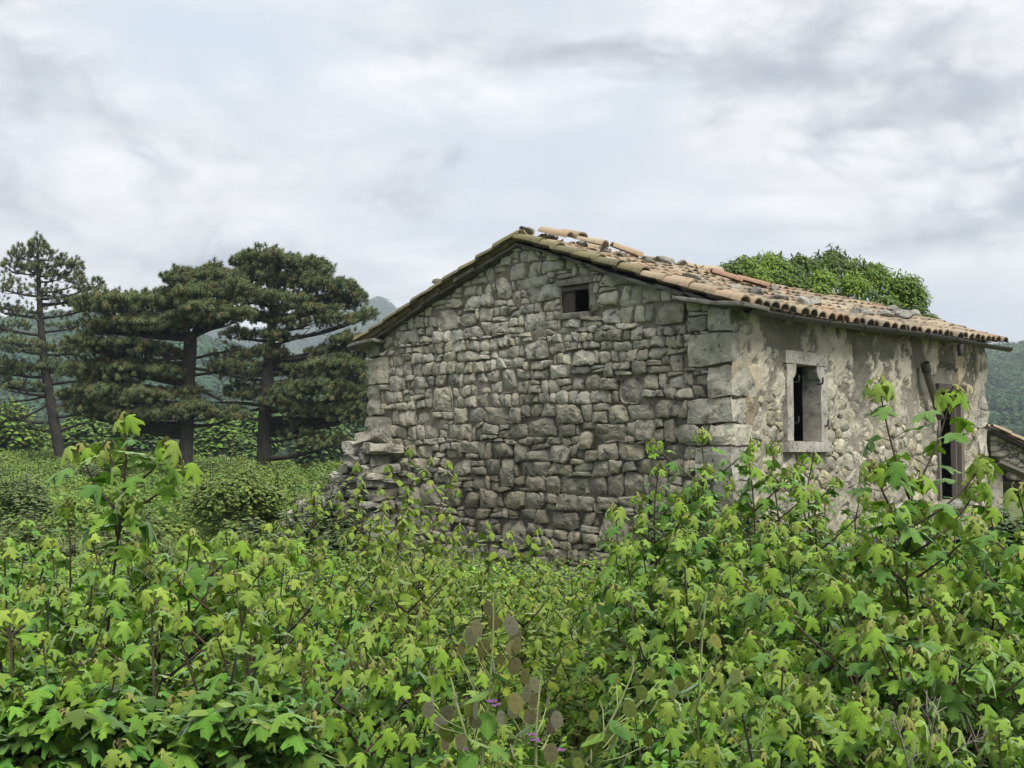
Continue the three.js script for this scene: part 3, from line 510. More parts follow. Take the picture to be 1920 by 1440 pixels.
{
  const r = rng(53), shapes = [tileShape(0.44, 0.094, 0.074, 0.004), tileShape(0.43, 0.09, 0.075, 0), tileShape(0.45, 0.097, 0.072, 0.007), tileShape(0.42, 0.092, 0.07, -0.004)], pan = tileShape(0.44, 0.08, 0.1, 0);
  const PX = 0.186, EXP = 0.325, cols = Math.round((SL + 0.18) / PX), rowsN = Math.floor(SLOPE / EXP), all = [], pans = [], hiddenSide = [];
  const pose = (x, along, side, lift, extra = 0, roll = 0) => { const p = roofPoint(x, along, side, lift), q = new THREE.Quaternion().setFromEuler(new THREE.Euler(side * (PITCHED - 0.045), side > 0 ? extra : Math.PI + extra, roll, 'YXZ')); if (side < 0) q.setFromEuler(new THREE.Euler(PITCHED - 0.045, Math.PI + extra, roll, 'YXZ')); return [p, q]; };
  for (const side of [1, -1]) for (let c = 0; c <= cols; c++) {
    const x = -0.1 + c * PX, colShift = r.range(-0.05, 0.05);
    for (let k = 0; k < rowsN; k++) {
      const along = (side > 0 ? SLOPE : SLOPE_LEFT) - 0.2 - k * EXP + colShift * (k ? 1 : 0.35) + r.range(-0.02, 0.02), [p, q] = pose(x + r.range(-0.014, 0.014), along, side, 0.005 + r.range(0, 0.014), r.range(-0.05, 0.05) + (r() < 0.05 ? r.range(-0.22, 0.22) : 0), r.range(-0.08, 0.08));
      if (along < 0.1) continue;
      const verge = c === 0 || c === cols, m = verge ? (side < 0 || k > 3 ? r.pick(mossTile) : r.pick(tileMats.slice(0, 5))) : r() < 0.035 ? tileMats[5] : tileMats[Math.min(4, r.int(5.99))];
      const g = r.pick(shapes); if (verge) p.y -= 0.0;
      (side > 0 || c < 2 ? all : hiddenSide).push({ p, q, m, g, d: toWorld(p.x, p.y, p.z).distanceTo(V3(0, EYE, 0)) - (c < 2 && side < 0 ? 4 : 0) });
      const pp = roofPoint(x + PX / 2, along - 0.06, side, 0.05), pq = q.clone().multiply(Q(0, 0, Math.PI)); if (c < cols) pans.push(pan.clone().applyMatrix4(M4(pp, pq, 1)));
    }
  }
  all.sort((a, b) => a.d - b.d);
  const rest = new Map();
  all.forEach((t, k) => { if (k < 300) { const m = part('roof_tile', t.g, t.m, roof); m.position.copy(t.p); m.quaternion.copy(t.q); } else rest.set(t.m, [...(rest.get(t.m) ?? []), t.g.clone().applyMatrix4(M4(t.p, t.q, 1))]); });
  for (const t of hiddenSide) rest.set(t.m, [...(rest.get(t.m) ?? []), t.g.clone().applyMatrix4(M4(t.p, t.q, 1))]);
  for (const [m, list] of rest) part('far_roof_tiles', mergeGeometries(list), m, roof, { kind: 'stuff' });
  part('pan_tiles', mergeGeometries(pans), tileMats[2], roof, { kind: 'stuff' });
  for (let k = 1; k < 17; k++) {                                       // ridge tiles, some missing or askew
    const x = k * 0.385; if (k < 9 && k !== 3 && k !== 7) continue; const m = part('ridge_tile', shapes[k % 4], r.pick(tileMats.slice(0, 5)), roof), p = roofPoint(x, 0, 1, 0.04);
    m.position.copy(p); m.rotation.set(r.range(-0.08, 0.04), Math.PI / 2 + r.range(-0.35, 0.35), r.range(-0.1, 0.1)); m.scale.setScalar(1.1);
  }
  for (const [x, s, e, dy, m] of [[0.3, 0.25, 0.2, 0.15, 3], [0.55, 0.3, -0.25, 0.18, 2], [0.8, 0.4, 0.15, 0.15, 1], [2.9, 1.0, 0.9, 0.12, 5], [1.55, 0.35, 1.1, 0.13, 3], [3.25, 1.2, 0.75, 0.12, 5]]) { const t = part('loose_tile', shapes[1], tileMats[m], roof), [p, q] = pose(x, s, 1, dy, e, r.range(-0.2, 0.3)); t.position.copy(p); t.quaternion.copy(q); }
  // thin stone slabs that carry the verge tiles
  for (const side of [1, -1]) for (let k = 0; k < 9; k++) {
    const along = 0.25 + k * (side > 0 ? 0.37 : 0.355), p = roofPoint(0.1 - r() * 0.05, along, side, -0.06 - r() * 0.02), g = blockShape(0.36 + r() * 0.1, 0.028 + r() * 0.02, 0.4, r, { round: 0.008, rough: 0.018, color: tone(r, 0.13, 0.1) });
    const m = part('verge_slab', g, stoneMat, roof); m.position.copy(p); m.rotation.set(side * (PITCHED + r.range(-0.05, 0.05)), r.range(-0.12, 0.12), r.range(-0.06, 0.03));
  }
  for (const [z, y, w, d, a] of [[0.13, EAVE - 0.01, 0.5, 0.42, 0.12], [-0.35, EAVE + 0.075, 0.4, 0.5, 0.2], [-GW + 0.12, EAVE - 0.01, 0.5, 0.55, -0.1]]) { const m = part('eave_slab', blockShape(w, 0.05, d, r, { round: 0.012, rough: 0.025, color: tone(r, 0.24, 0.08) }), stoneMat, roof); m.position.set(-0.02, y, z); m.rotation.set(a, 0, -0.03); }
}
// ---------------------------------------------------------------- gutter, outlet and fallen downpipe
{
  const gutter = new THREE.Group(); gutter.name = 'gutter'; house.add(gutter);
  const trough = (x0, x1, y0, y1, R) => { const b = new Build(), S = 9, rows = []; for (const [x, y] of [[x0, y0], [x1, y1]]) { const o = []; for (let s = 0; s <= S; s++) { const a = Math.PI * (1 + s / S); o.push([b.v(x, y + Math.sin(a) * R, 0.25 + Math.cos(a) * R, x, a * R), b.v(x, y + Math.sin(a) * (R - 0.004), 0.25 + Math.cos(a) * (R - 0.004), x, a * R)]); } rows.push(o); } for (let s = 0; s < S; s++) { b.quad(rows[0][s][0], rows[1][s][0], rows[1][s + 1][0], rows[0][s + 1][0]); b.quad(rows[0][s + 1][1], rows[1][s + 1][1], rows[1][s][1], rows[0][s][1]); } for (const s of [0, S]) b.quad(rows[0][s][0], rows[1][s][0], rows[1][s][1], rows[0][s][1]); return b.geometry(); };
  const gy = (x) => 3.115 + 0.006 * x - 0.015 * Math.sin(x * 1.2), xs = [-0.06, 0.75, 1.5, 2.3, 3.1, 3.95, 4.8, 5.7, SL + 0.25];
  for (let k = 1; k < xs.length; k++) part('trough', trough(xs[k - 1], xs[k], gy(xs[k - 1]), gy(xs[k]), 0.056), zinc, gutter);
  for (let k = 1; k < xs.length - 1; k++) part('bracket', trough(xs[k] - 0.02, xs[k] + 0.02, gy(xs[k]), gy(xs[k]), 0.062), zinc, gutter);
  part('outlet', new Build().tube([V3(4.98, 3.08, 0.25), V3(4.98, 2.93, 0.25)], [0.04, 0.04], 10).geometry(), zinc, gutter);
  const p = part('downpipe', new Build().tube([V3(4.19, 2.76, 0.13), V3(4.24, 2.66, 0.13), V3(4.66, 2.1, 0.1)], [0.052, 0.05, 0.046], 10, null, false).geometry(), std({ map: woodTex, color: rgb(0.16, 0.145, 0.125), roughness: 0.8 }), house);
  part('downpipe_collar', new Build().tube([V3(4.17, 2.8, 0.13), V3(4.225, 2.69, 0.13)], [0.06, 0.06], 10, null, false).geometry(), zinc, house);
}
// ---------------------------------------------------------------- loose stones that weigh down the tiles: things of their own
{
  const r = rng(61), grp = 'loose stones weighing down the roof tiles';
  const S = [[0.0, 0.03, 0.15, 'flat grey stone capping the gable peak'], [0.42, 0.1, 0.13, 'square grey stone on the ridge just right of the gable peak'], [0.75, 0.3, 0.14, 'grey stone beside the upturned tile near the gable peak'], [0.95, 0.5, 0.15, 'pointed pale stone on the upper verge right of the peak'], [1.25, 0.25, 0.17, 'low grey stone on the ridge above the pointed pale stone'], [1.12, 0.62, 0.12, 'rounded pale stone at the verge above the gable window side'],
    [1.72, 0.55, 0.15, 'grey stone lying beside the askew upright tile'], [1.95, 0.2, 0.13, 'small brown grey stone on the ridge line before the shrub'], [2.6, 0.12, 0.17, 'dark round stone on the ridge nearest the roof shrub'], [3.05, 0.1, 0.14, 'flat dark stone on the ridge left of the roof shrub'],
    [0.55, 2.25, 0.16, 'grey stone on the lower verge tiles'], [1.35, 2.55, 0.24, 'large dark flat stone on lower tiles above the window'], [1.05, 2.5, 0.17, 'pale stone left of the large dark flat one'], [1.75, 2.6, 0.17, 'humped grey stone right of the large dark flat one'], [2.1, 2.72, 0.18, 'grey stone second right of the large dark flat one'], [2.9, 2.4, 0.24, 'big rough stone on mid roof tiles right of the window'],
    [3.2, 2.8, 0.15, 'small stone near the gutter above the patchy plaster'], [3.65, 2.75, 0.17, 'grey stone near the gutter left of the long stone row'], [3.95, 2.5, 0.16, 'rounded stone starting the long row near the eave'], [4.35, 2.65, 0.22, 'wide flat grey stone in the long row near the eave'], [4.95, 2.6, 0.25, 'long dark stone ending the row near the eave'], [5.6, 2.2, 0.2, 'grey stone below the roof shrub edge at the right'], [5.95, 1.95, 0.22, 'dark jagged stone near the far verge'], [6.25, 2.1, 0.2, 'last dark stone at the far right end of the roof'], [3.5, 1.4, 0.16, 'stone poking up just below the roof shrub foliage']];
  for (const [x, s, size0, label] of S) {
    const size = size0 * (size0 > 0.19 ? 0.78 : 0.92), p = roofPoint(x, s, 1, 0.08 + size * 0.12), w = toWorld(p.x, p.y, p.z), o = thing('roof_stone', label, 'stone', w, r() * 6.28, grp);
    part('rock', rockShape(V3(size * r.range(0.7, 1.0), size * r.range(0.38, 0.6), size * r.range(0.5, 0.75)), r, tone(r, 0.25, 0.05)), stoneMat, o).rotation.set(r.range(-0.3, 0.3), 0, r.range(-0.3, 0.3));
  }
  const w = toWorld(-0.05, roofPoint(0, 1.55, -1, 0.14).y, roofPoint(0, 1.55, -1, 0.14).z), o = thing('roof_stone', 'single pale stone on the left roof slope verge', 'stone', w, 0.4, grp); part('rock', rockShape(V3(0.1, 0.07, 0.08), r, tone(r, 0.36, 0.06)), stoneMat, o);
}
// ---------------------------------------------------------------- ruined wall stub at the left corner
{
  const r = rng(67), p0 = toWorld(-0.28, 0, -GW + 0.35), ruin = thing('ruined_wall', 'collapsed stub of rubble wall stepping down from left corner of house', 'wall', p0, Math.PI / 4);
  // local -z runs on leftwards along the gable line
  const top = knots([[-0.1, 1.9], [0.2, 1.82], [0.45, 1.48], [0.75, 1.3], [0.95, 1.1], [1.35, 0.98], [1.6, 0.8], [1.75, 0.6]]);
  const stones = []; let y = -0.25;
  while (y < 1.95) {
    const h = r.range(0.08, 0.19); let s = -0.35 - r() * 0.1;
    while (s < 1.75) { const l = r.range(0.1, 0.34), m = s + l / 2; if (y + h * 0.8 < top(m) && m > -0.3) stones.push([m, y + h / 2, l, h]); s += l; }
    y += h;
  }
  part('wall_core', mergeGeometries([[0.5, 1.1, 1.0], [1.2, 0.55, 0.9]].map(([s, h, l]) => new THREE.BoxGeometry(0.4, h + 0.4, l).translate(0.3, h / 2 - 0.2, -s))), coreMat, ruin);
  for (const [s, yy, l, h] of stones) { const m = part('stone', blockShape(0.34 + r() * 0.2, h * 0.97, l * 0.96, r, { round: Math.min(0.022, h * 0.16), rough: 0.07, color: tone(r, 0.26 + 0.1 * smooth(0.8, 1.9, yy), 0.1) }), stoneMat, ruin); m.position.set(r.range(-0.05, 0.06) + 0.05, yy, -s); m.rotation.set(r.range(-0.25, 0.25), r.range(-0.35, 0.35), r.range(-0.2, 0.2)); }
  for (let k = 0; k < 14; k++) { const s = r.range(-0.1, 1.7), m = part('stone', rockShape(V3(r.range(0.09, 0.17), r.range(0.05, 0.09), r.range(0.1, 0.19)), r, tone(r, 0.36, 0.08)), stoneMat, ruin); m.position.set(r.range(-0.05, 0.3), top(s) + r.range(-0.02, 0.05), -s); m.rotation.set(r.range(-0.3, 0.3), r() * 6, r.range(-0.2, 0.4)); }
}
// ---------------------------------------------------------------- neighbouring house at the right edge
{
  const o = at(1862, 842, 24); o.y = groundY(o.x, o.z) - 1; const nb = thing('neighbouring_house', 'half hidden stone house with tiled roof and open timbers at right edge', 'house', o, 0.12), r = rng(73);
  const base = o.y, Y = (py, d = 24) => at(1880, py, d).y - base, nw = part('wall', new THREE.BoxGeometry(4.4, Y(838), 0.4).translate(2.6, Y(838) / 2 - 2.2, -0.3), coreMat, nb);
  // gable face left open: stone band above, dark barn space with beams below
  const band = rubble([[0.05, Y(905)], [3.2, Y(905)], [3.2, Y(880)], [0.05, Y(803)]].map(([a, b]) => [a, b]), [], [[0.12, 200], [0.08, 900], [0.05, 900]], 75, 1.4).filter((c) => c.v > Y(868) - c.u * 0.95 + 0.1 && c.v > Y(905));
  for (const c of band.filter((c) => c.v < Y(815) - 0.42 * c.u + 0.25)) part('stone', stoneShape(c.poly, r, { color: tone(r, 0.42, 0.12), deep: 0.2 }), stoneMat, nw);
  part('pier', blockShape(0.3, Y(850), 0.4, r, { color: [0.36, 0.33, 0.28] }).translate(0.1, Y(850) / 2 - 0.4, -0.25), stoneMat, nb);
  const shapes = [tileShape(0.44, 0.094, 0.074, 0.004)], rf = new THREE.Group(); rf.name = 'roof'; nb.add(rf);
  const tilt = -0.44, rp = (s, d, l) => V3(-0.15 + s * Math.cos(tilt) - l * Math.sin(tilt), Y(805) + 0.02 + s * Math.sin(tilt) + l * Math.cos(tilt), 0.25 - d);
  part('boarding', new THREE.BoxGeometry(4, 0.06, 5).rotateZ(tilt).translate(1.62, Y(805) - 0.85, -2.25), darkWood, rf);
  for (let d = 0; d < 20; d++) for (let s = 0; s < 9; s++) { const m = part('roof_tile', shapes[0], r.pick(r() < 0.25 ? [tileMats[5]] : tileMats), rf), p = rp(0.2 + s * 0.34 + r.range(-0.03, 0.03), d * 0.19, 0.04); m.position.copy(p); m.quaternion.setFromEuler(new THREE.Euler(-tilt - 0.04, Math.PI / 2 + r.range(-0.06, 0.06), 0, 'YXZ')); }
  for (const [a, b2, t] of [[V3(0.1, Y(868), 0.05), V3(2.6, Y(960), 0.05), 0.09], [V3(0.2, Y(905), -0.2), V3(2.4, Y(925), -0.2), 0.07], [V3(0.1, Y(880), -0.6), V3(2.3, Y(975), -0.6), 0.08]]) part('beam', new Build().tube([a, b2], [t, t], 4).geometry(), greyWood, nb);
}
// ---------------------------------------------------------------- leaves
function leafShape(half, bend, fold, wave, seed) {                     // half: right half of the outline; leaf base at the origin, tip at y = 1, upper face +z
  const b = new Build(), r = rng(seed), o = r() * 9, z = (x, y) => -bend * y * y - fold * Math.abs(x) * 0.6 - bend * 0.9 * x * x + wave * noise(x * 4 + o, y * 4, 0.5);
  const V = (x, y) => b.v(x, y, z(x, y), x * 0.8 + 0.5, y * 0.8 + 0.12);
  const right = half.map(([x, y]) => [x * (1 + r.range(-0.08, 0.08)), y + r.range(-0.02, 0.02)]), left = half.map(([x, y]) => [-x * (1 + r.range(-0.08, 0.08)), y + r.range(-0.02, 0.02)]), spine = [V(0, 0), V(0, 0.3), V(0, 0.62), V(0, 1)];
  for (const [side, s] of [[right, 1], [left, -1]]) {
    const ids = side.map(([x, y]) => V(x, y)), ys = side.map((p) => p[1]); let prev = spine[0];
    for (let k = 0; k <= ids.length; k++) { const cur = k < ids.length ? ids[k] : spine[3], c = (k < ids.length ? ys[k] : 1) < 0.48 ? spine[1] : spine[2]; if (k && k < ids.length && ys[k] >= 0.48 && ys[k - 1] < 0.48) s > 0 ? b.tri(spine[1], prev, spine[2]) : b.tri(spine[1], spine[2], prev); s > 0 ? b.tri(c, prev, cur) : b.tri(c, cur, prev); prev = cur; }
  }
  return b.geometry();
}
const MAPLE = [[0.12, -0.08], [0.33, -0.06], [0.36, 0.05], [0.19, 0.2], [0.36, 0.3], [0.57, 0.44], [0.55, 0.6], [0.36, 0.56], [0.16, 0.46], [0.2, 0.68], [0.24, 0.82], [0.11, 0.86]], OVATE = [[0.2, 0.05], [0.36, 0.24], [0.35, 0.48], [0.2, 0.76]], NARROW = [[0.1, 0.1], [0.19, 0.35], [0.14, 0.68]];
const mapleLeaves = [[0.25, 0.3, 0.05], [0.5, 0.5, 0.08], [0.1, 0.15, 0.06], [0.8, 0.7, 0.1], [0.35, -0.15, 0.08]].map((a, k) => leafShape(MAPLE, ...a, 100 + k));
const ovateLeaves = [[0.2, 0.4, 0.03], [0.45, 0.6, 0.05], [0.1, 0.2, 0.05]].map((a, k) => leafShape(OVATE, ...a, 120 + k));
const narrowLeaf = leafShape(NARROW, 0.3, 0.4, 0.02, 131);
const youngLeaf = leafShape(MAPLE.map(([x, y]) => [x * 0.55, y]), 1.0, 1.1, 0.06, 133);
const seg = (px, py, x0, y0, x1, y1) => { const dx = x1 - x0, dy = y1 - y0, t = clamp(((px - x0) * dx + (py - y0) * dy) / (dx * dx + dy * dy)); return Math.hypot(px - x0 - dx * t, py - y0 - dy * t); };
const veins = texture(256, (u, v) => {
  const x = Math.abs((u - 0.5) / 0.8), y = (v - 0.12) / 0.8; let d = Math.min(seg(x, y, 0, 0, 0, 1), seg(x, y, 0, 0, 0.55, 0.56), seg(x, y, 0, 0, 0.36, 0.02) + 0.002);
  for (const t of [0.25, 0.42, 0.58, 0.74]) d = Math.min(d, seg(x, y, 0, t, 0.3 * (1.1 - t), t + 0.22) + 0.006); for (const t of [0.4, 0.65]) d = Math.min(d, seg(x, y, 0.55 * t, 0.56 * t, 0.55 * t + 0.12, 0.56 * t + 0.02) + 0.006, seg(x, y, 0.55 * t, 0.56 * t, 0.55 * t + 0.02, 0.56 * t + 0.14) + 0.006);
  const k = 0.8 + 0.2 * smooth(0.022, 0.006, d) + 0.1 * fbm(u * 6, v * 6, 4.4, 4); return [k * (1 + 0.1 * smooth(0.02, 0.006, d)), k, k];
});
const leafMat = (c, through = 0.42) => new THREE.MeshPhysicalMaterial({ map: veins, color: rgb(...c), roughness: 0.92, transmission: through, thickness: 0, specularIntensity: 0.5 });
const mapleMats = [[0.135, 0.29, 0.024], [0.105, 0.245, 0.026], [0.17, 0.33, 0.026], [0.085, 0.215, 0.03], [0.22, 0.38, 0.03], [0.14, 0.28, 0.05]].map((c) => leafMat(c));
const youngMats = [[0.32, 0.38, 0.09], [0.3, 0.31, 0.08], [0.26, 0.37, 0.06]].map((c) => leafMat(c, 0.4));
const ovateMats = [[0.23, 0.34, 0.026], [0.185, 0.29, 0.026], [0.27, 0.36, 0.028], [0.16, 0.26, 0.028]].map((c) => leafMat(c, 0.45));
const plainLeaf = leafMat([1, 1, 1]);

// orient a leaf: its length along dir, its upper face towards up
function leafTurn(dir, up, roll = 0) {
  const y = dir.clone().normalize(), x = V3().crossVectors(y, up); if (x.lengthSq() < 1e-4) x.set(1, 0, 0); x.normalize(); const z = V3().crossVectors(x, y);
  return new THREE.Quaternion().setFromRotationMatrix(new THREE.Matrix4().makeBasis(x, y, z)).multiply(Q(0, roll, 0));
}
// ---------------------------------------------------------------- pines
function tuftShape(seed, n, len) {
  const b = new Build(), r = rng(seed); b.tube([V3(0, -0.12, 0), V3(0, 0.06, 0)], [0.006, 0.004], 3, [0.6, 0.6, 0.5], false);
  for (let k = 0; k < n; k++) {
    const a = r() * 6.283, t = r(), out = r.range(0.35, 1.0), d = V3(Math.cos(a) * out, r.range(-0.15, 1.0), Math.sin(a) * out).normalize(), s = V3().crossVectors(d, V3(r.gauss(), r.gauss(), r.gauss())).normalize(), p = V3(0, -0.1 + t * 0.18, 0), L = len * r.range(0.7, 1.1), c = r.range(0.7, 1.25), w = 0.0095, col = [c, c, c];
    const A = p.clone().addScaledVector(s, w), B = p.clone().addScaledVector(s, -w), C = p.clone().addScaledVector(d, L); b.tri(b.v(A.x, A.y, A.z, 0, 0, col), b.v(B.x, B.y, B.z, 0, 0, col), b.v(C.x, C.y, C.z, 0, 0, col));
  }
  return b.geometry();
}
const tufts = [tuftShape(5, 56, 0.135)], needleMat = new THREE.MeshPhysicalMaterial({ color: rgb(1, 1, 1), vertexColors: true, roughness: 0.92, transmission: 0.12, thickness: 0, specularIntensity: 0.6 });
function pine(label, depth, trunkPx, pads, seed, { reach = 0.75, bare = [], candle = 0.3, dens = 0.25, dark = 1, fill = [] } = {}) {
  const r = rng(seed); for (const [x0, x1, y0, y1, n] of fill) for (let k = 0; k < n; k++) pads.push([r.range(x0, x1), r.range(y0, y1), r.range(20, 42), r.range(8, 18), r.range(0.5, 1.0)]);
  const S = depth / FOCAL, zOff = pads.map(() => r.range(-1, 1)), base = at(trunkPx[0][0], trunkPx[0][1], depth); base.y = Math.min(base.y, groundY(base.x, base.z));
  const tree = thing('pine_tree', label, 'tree', base), local = (px, py, dz = 0) => at(px, py, depth).sub(base).add(V3(0, 0, dz));
  const pts = trunkPx.map(([x, y], k) => k ? local(x, y) : V3(0, -0.3, 0)); part('trunk', new Build().tube(pts, trunkPx.map((t) => t[2] * S), 9).geometry(), barkMat, tree);
  const onTrunk = (y) => { for (let k = 1; k < pts.length; k++) if (pts[k].y >= y) { const t = clamp((y - pts[k - 1].y) / (pts[k].y - pts[k - 1].y)); return [V3().lerpVectors(pts[k - 1], pts[k], t), mix(trunkPx[k - 1][2], trunkPx[k][2], t) * S]; } return [pts[pts.length - 1], trunkPx[pts.length - 1][2] * S]; };
  const placed = [], tint = [];
  pads.forEach(([px, py, rx, ry, k = 1, rise = 0.25], i) => {
    const Rx = rx * S, Ry = ry * S * 1.02, Rz = Math.max(Rx * 0.8, 0.5), c = local(px, py, zOff[i] * reach * Rx * 1.0), b = new Build(), horiz = Math.hypot(c.x - onTrunk(c.y)[0].x, c.z), [root, rr] = onTrunk(c.y - rise * Math.max(horiz, Ry));
    const end = c.clone().add(V3(Math.sign(c.x - root.x) * Rx * 0.45, -Ry * 0.15, 0)), mid = V3().lerpVectors(root, end, 0.5).add(V3(r.range(-0.1, 0.1), -0.12 * horiz + r.range(-0.1, 0.15), r.range(-0.2, 0.2))), curve = new THREE.QuadraticBezierCurve3(root, mid, end), R0 = Math.min(rr * 0.55, 0.03 + 0.035 * Math.max(horiz, 0.6));
    b.tube(curve.getPoints(7), [1, 0.9, 0.78, 0.66, 0.54, 0.42, 0.3, 0.14].map((f) => f * R0), 5);
    const n = Math.max(14, Math.round(rx * ry * dens * k)), twigs = Math.round(5 + n / 14);
    for (let q = 0; q < twigs; q++) { const f = curve.getPoint(r.range(0.35, 0.95)), a = r() * 6.283, e = c.clone().add(V3(Math.cos(a) * Rx * r(), r.range(-0.4, 0.5) * Ry, Math.sin(a) * Rz * r())), m = V3().lerpVectors(f, e, 0.5).add(V3(0, -0.08, 0)); b.tube([f, m, e], [0.022, 0.015, 0.006], 3, null, false); }
    part('branch', b.geometry(), barkMat, tree);
    for (let q = 0; q < n; q++) {
      const a = r() * 6.283, rho = Math.sqrt(r()), lump = (r() < 0.12 ? 1.22 : 1) + 0.65 * noise(Math.cos(a) * 1.7 + i * 3, Math.sin(a) * 1.7, 0.5), topside = (1 - rho * rho) * Ry, y = r() < 0.6 ? topside * r.range(0.35, 1.1) : r.range(-0.8, 0.45) * Ry;
      const p = c.clone().add(V3(Math.cos(a) * Rx * rho * lump, y * lump, Math.sin(a) * Rz * rho * lump)), out = V3(Math.cos(a) * rho, 0, Math.sin(a) * rho);
      placed.push(M4(p, new THREE.Quaternion().setFromUnitVectors(V3(0, 1, 0), V3(out.x * 0.9 + r.range(-0.4, 0.4), 0.75 + candle * r(), out.z * 0.9 + r.range(-0.4, 0.4)).normalize()), r.range(0.65, 1.2)));
      const v = r.range(0.55, 1.55) * dark, warm = r() < 0.12 ? 1.25 : r.range(0.8, 1.02); tint.push(rgb(0.13 * v * warm, 0.15 * v, 0.062 * v));
    }
  });
  for (const [x0, y0, x1, y1, w = 2.5] of bare) {                      // dead limbs without needles
    const a = onTrunk(local(x0, y0).y)[0], e = local(x1, y1, r.range(-0.8, 0.8)), b = new Build(), cv = new THREE.QuadraticBezierCurve3(a, V3().lerpVectors(a, e, 0.55).add(V3(0, r.range(-0.25, 0.15), 0)), e);
    b.tube(cv.getPoints(6), [1, 0.9, 0.8, 0.68, 0.55, 0.4, 0.2].map((f) => f * w * S), 4);
    for (let q = 0; q < 7; q++) { const f = cv.getPoint(r.range(0.3, 0.98)), L = r.range(0.25, 0.75); b.tube([f, f.clone().add(V3(Math.sign(e.x - a.x) * L * 0.5, r.range(-0.25, 0.3) * L, r.range(-0.5, 0.5) * L)), f.clone().add(V3(Math.sign(e.x - a.x) * L, r.range(-0.5, 0.5) * L, r.range(-0.8, 0.8) * L))], [0.014, 0.01, 0.004], 3, null, false); }
    part('branch', b.geometry(), barkMat, tree);
  }
  scatter('crown', tufts[0], needleMat, placed, tree, (i) => tint[i]);
  return tree;
}
pine('tall slender pine with open pointed crown at far left edge', 45, [[126, 925, 11], [112, 850, 10], [97, 765, 9.5], [84, 690, 8], [76, 600, 6], [72, 520, 4], [70, 448, 1.5]], [
  [71, 462, 14, 22, 1.3], [52, 472, 14, 16, 1.1], [30, 478, 12, 16, 1.2], [92, 478, 14, 18], [112, 490, 16, 16, 1.1], [18, 500, 20, 20, 0.9], [66, 505, 34, 22, 0.9], [100, 520, 30, 18, 0.8], [140, 500, 15, 18, 1.5], [148, 528, 20, 14], [186, 532, 13, 12, 1.2], [168, 545, 22, 14],
  [25, 540, 40, 20, 0.55], [75, 550, 45, 22, 0.55], [125, 562, 40, 16, 0.65], [160, 575, 34, 12, 0.6], [10, 580, 45, 18, 0.5], [70, 590, 50, 18, 0.45], [-30, 560, 40, 25, 0.6], [-40, 620, 50, 18, 0.7],
  [20, 612, 50, 12, 0.6], [120, 612, 45, 10, 0.5], [40, 650, 65, 18, 1.0], [125, 655, 55, 20, 1.0], [20, 690, 60, 20, 1.2], [95, 690, 40, 20, 0.9], [150, 705, 42, 16, 1], [30, 725, 55, 12, 0.8], [-40, 700, 60, 24, 1], [15, 770, 40, 12, 0.5], [150, 770, 50, 16, 0.6], [60, 800, 40, 9, 0.5]],
  201, { dens: 0.15, candle: 0.9, bare: [[88, 740, 10, 752], [92, 755, 20, 790], [95, 765, 150, 745], [84, 700, 140, 690], [100, 790, 30, 800, 2], [105, 812, 180, 790, 3]], reach: 0.5 });
pine('middle pine with thick dark trunk forking into flat spreading crown', 36, [[345, 950, 15], [347, 900, 13], [350, 800, 13], [352, 720, 12.5], [356, 660, 12.5], [357, 630, 12]], [
  [185, 570, 55, 16, 1.2], [250, 572, 75, 20, 1.3, 0.1], [310, 565, 60, 22, 1.2], [345, 530, 36, 26, 1.2], [390, 520, 48, 26, 1.2], [375, 560, 60, 24, 1.2], [430, 545, 50, 26, 1.2],
  [215, 612, 60, 18, 1.3, 0.1], [280, 612, 75, 20, 1.4, 0.1], [350, 600, 60, 20, 1.2], [420, 590, 70, 18, 1.3], [170, 645, 45, 16, 1], [235, 650, 70, 16, 1.1], [300, 660, 45, 14, 0.8],
  [180, 690, 50, 20, 1.1], [250, 695, 60, 18, 1.1], [310, 700, 40, 14, 0.9], [210, 735, 70, 20, 1.2], [285, 745, 55, 18, 1.1], [190, 770, 60, 18, 1.1], [260, 780, 65, 15, 1], [320, 775, 45, 16, 1], [368, 765, 32, 20, 1.3], [345, 735, 30, 16, 1.1], [390, 778, 20, 12, 1], [130, 740, 40, 16, 0.8], [410, 690, 30, 14, 0.6]],
  202, { fill: [[140, 330, 580, 780, 9], [340, 440, 640, 780, 3]], bare: [[352, 690, 470, 712, 3], [351, 720, 440, 770, 3], [352, 675, 450, 655, 3], [350, 740, 250, 750, 3], [353, 665, 230, 680, 3.5], [356, 635, 180, 622, 6], [357, 632, 470, 575, 7], [351, 705, 420, 700, 2]], reach: 0.55, candle: 0.5 });
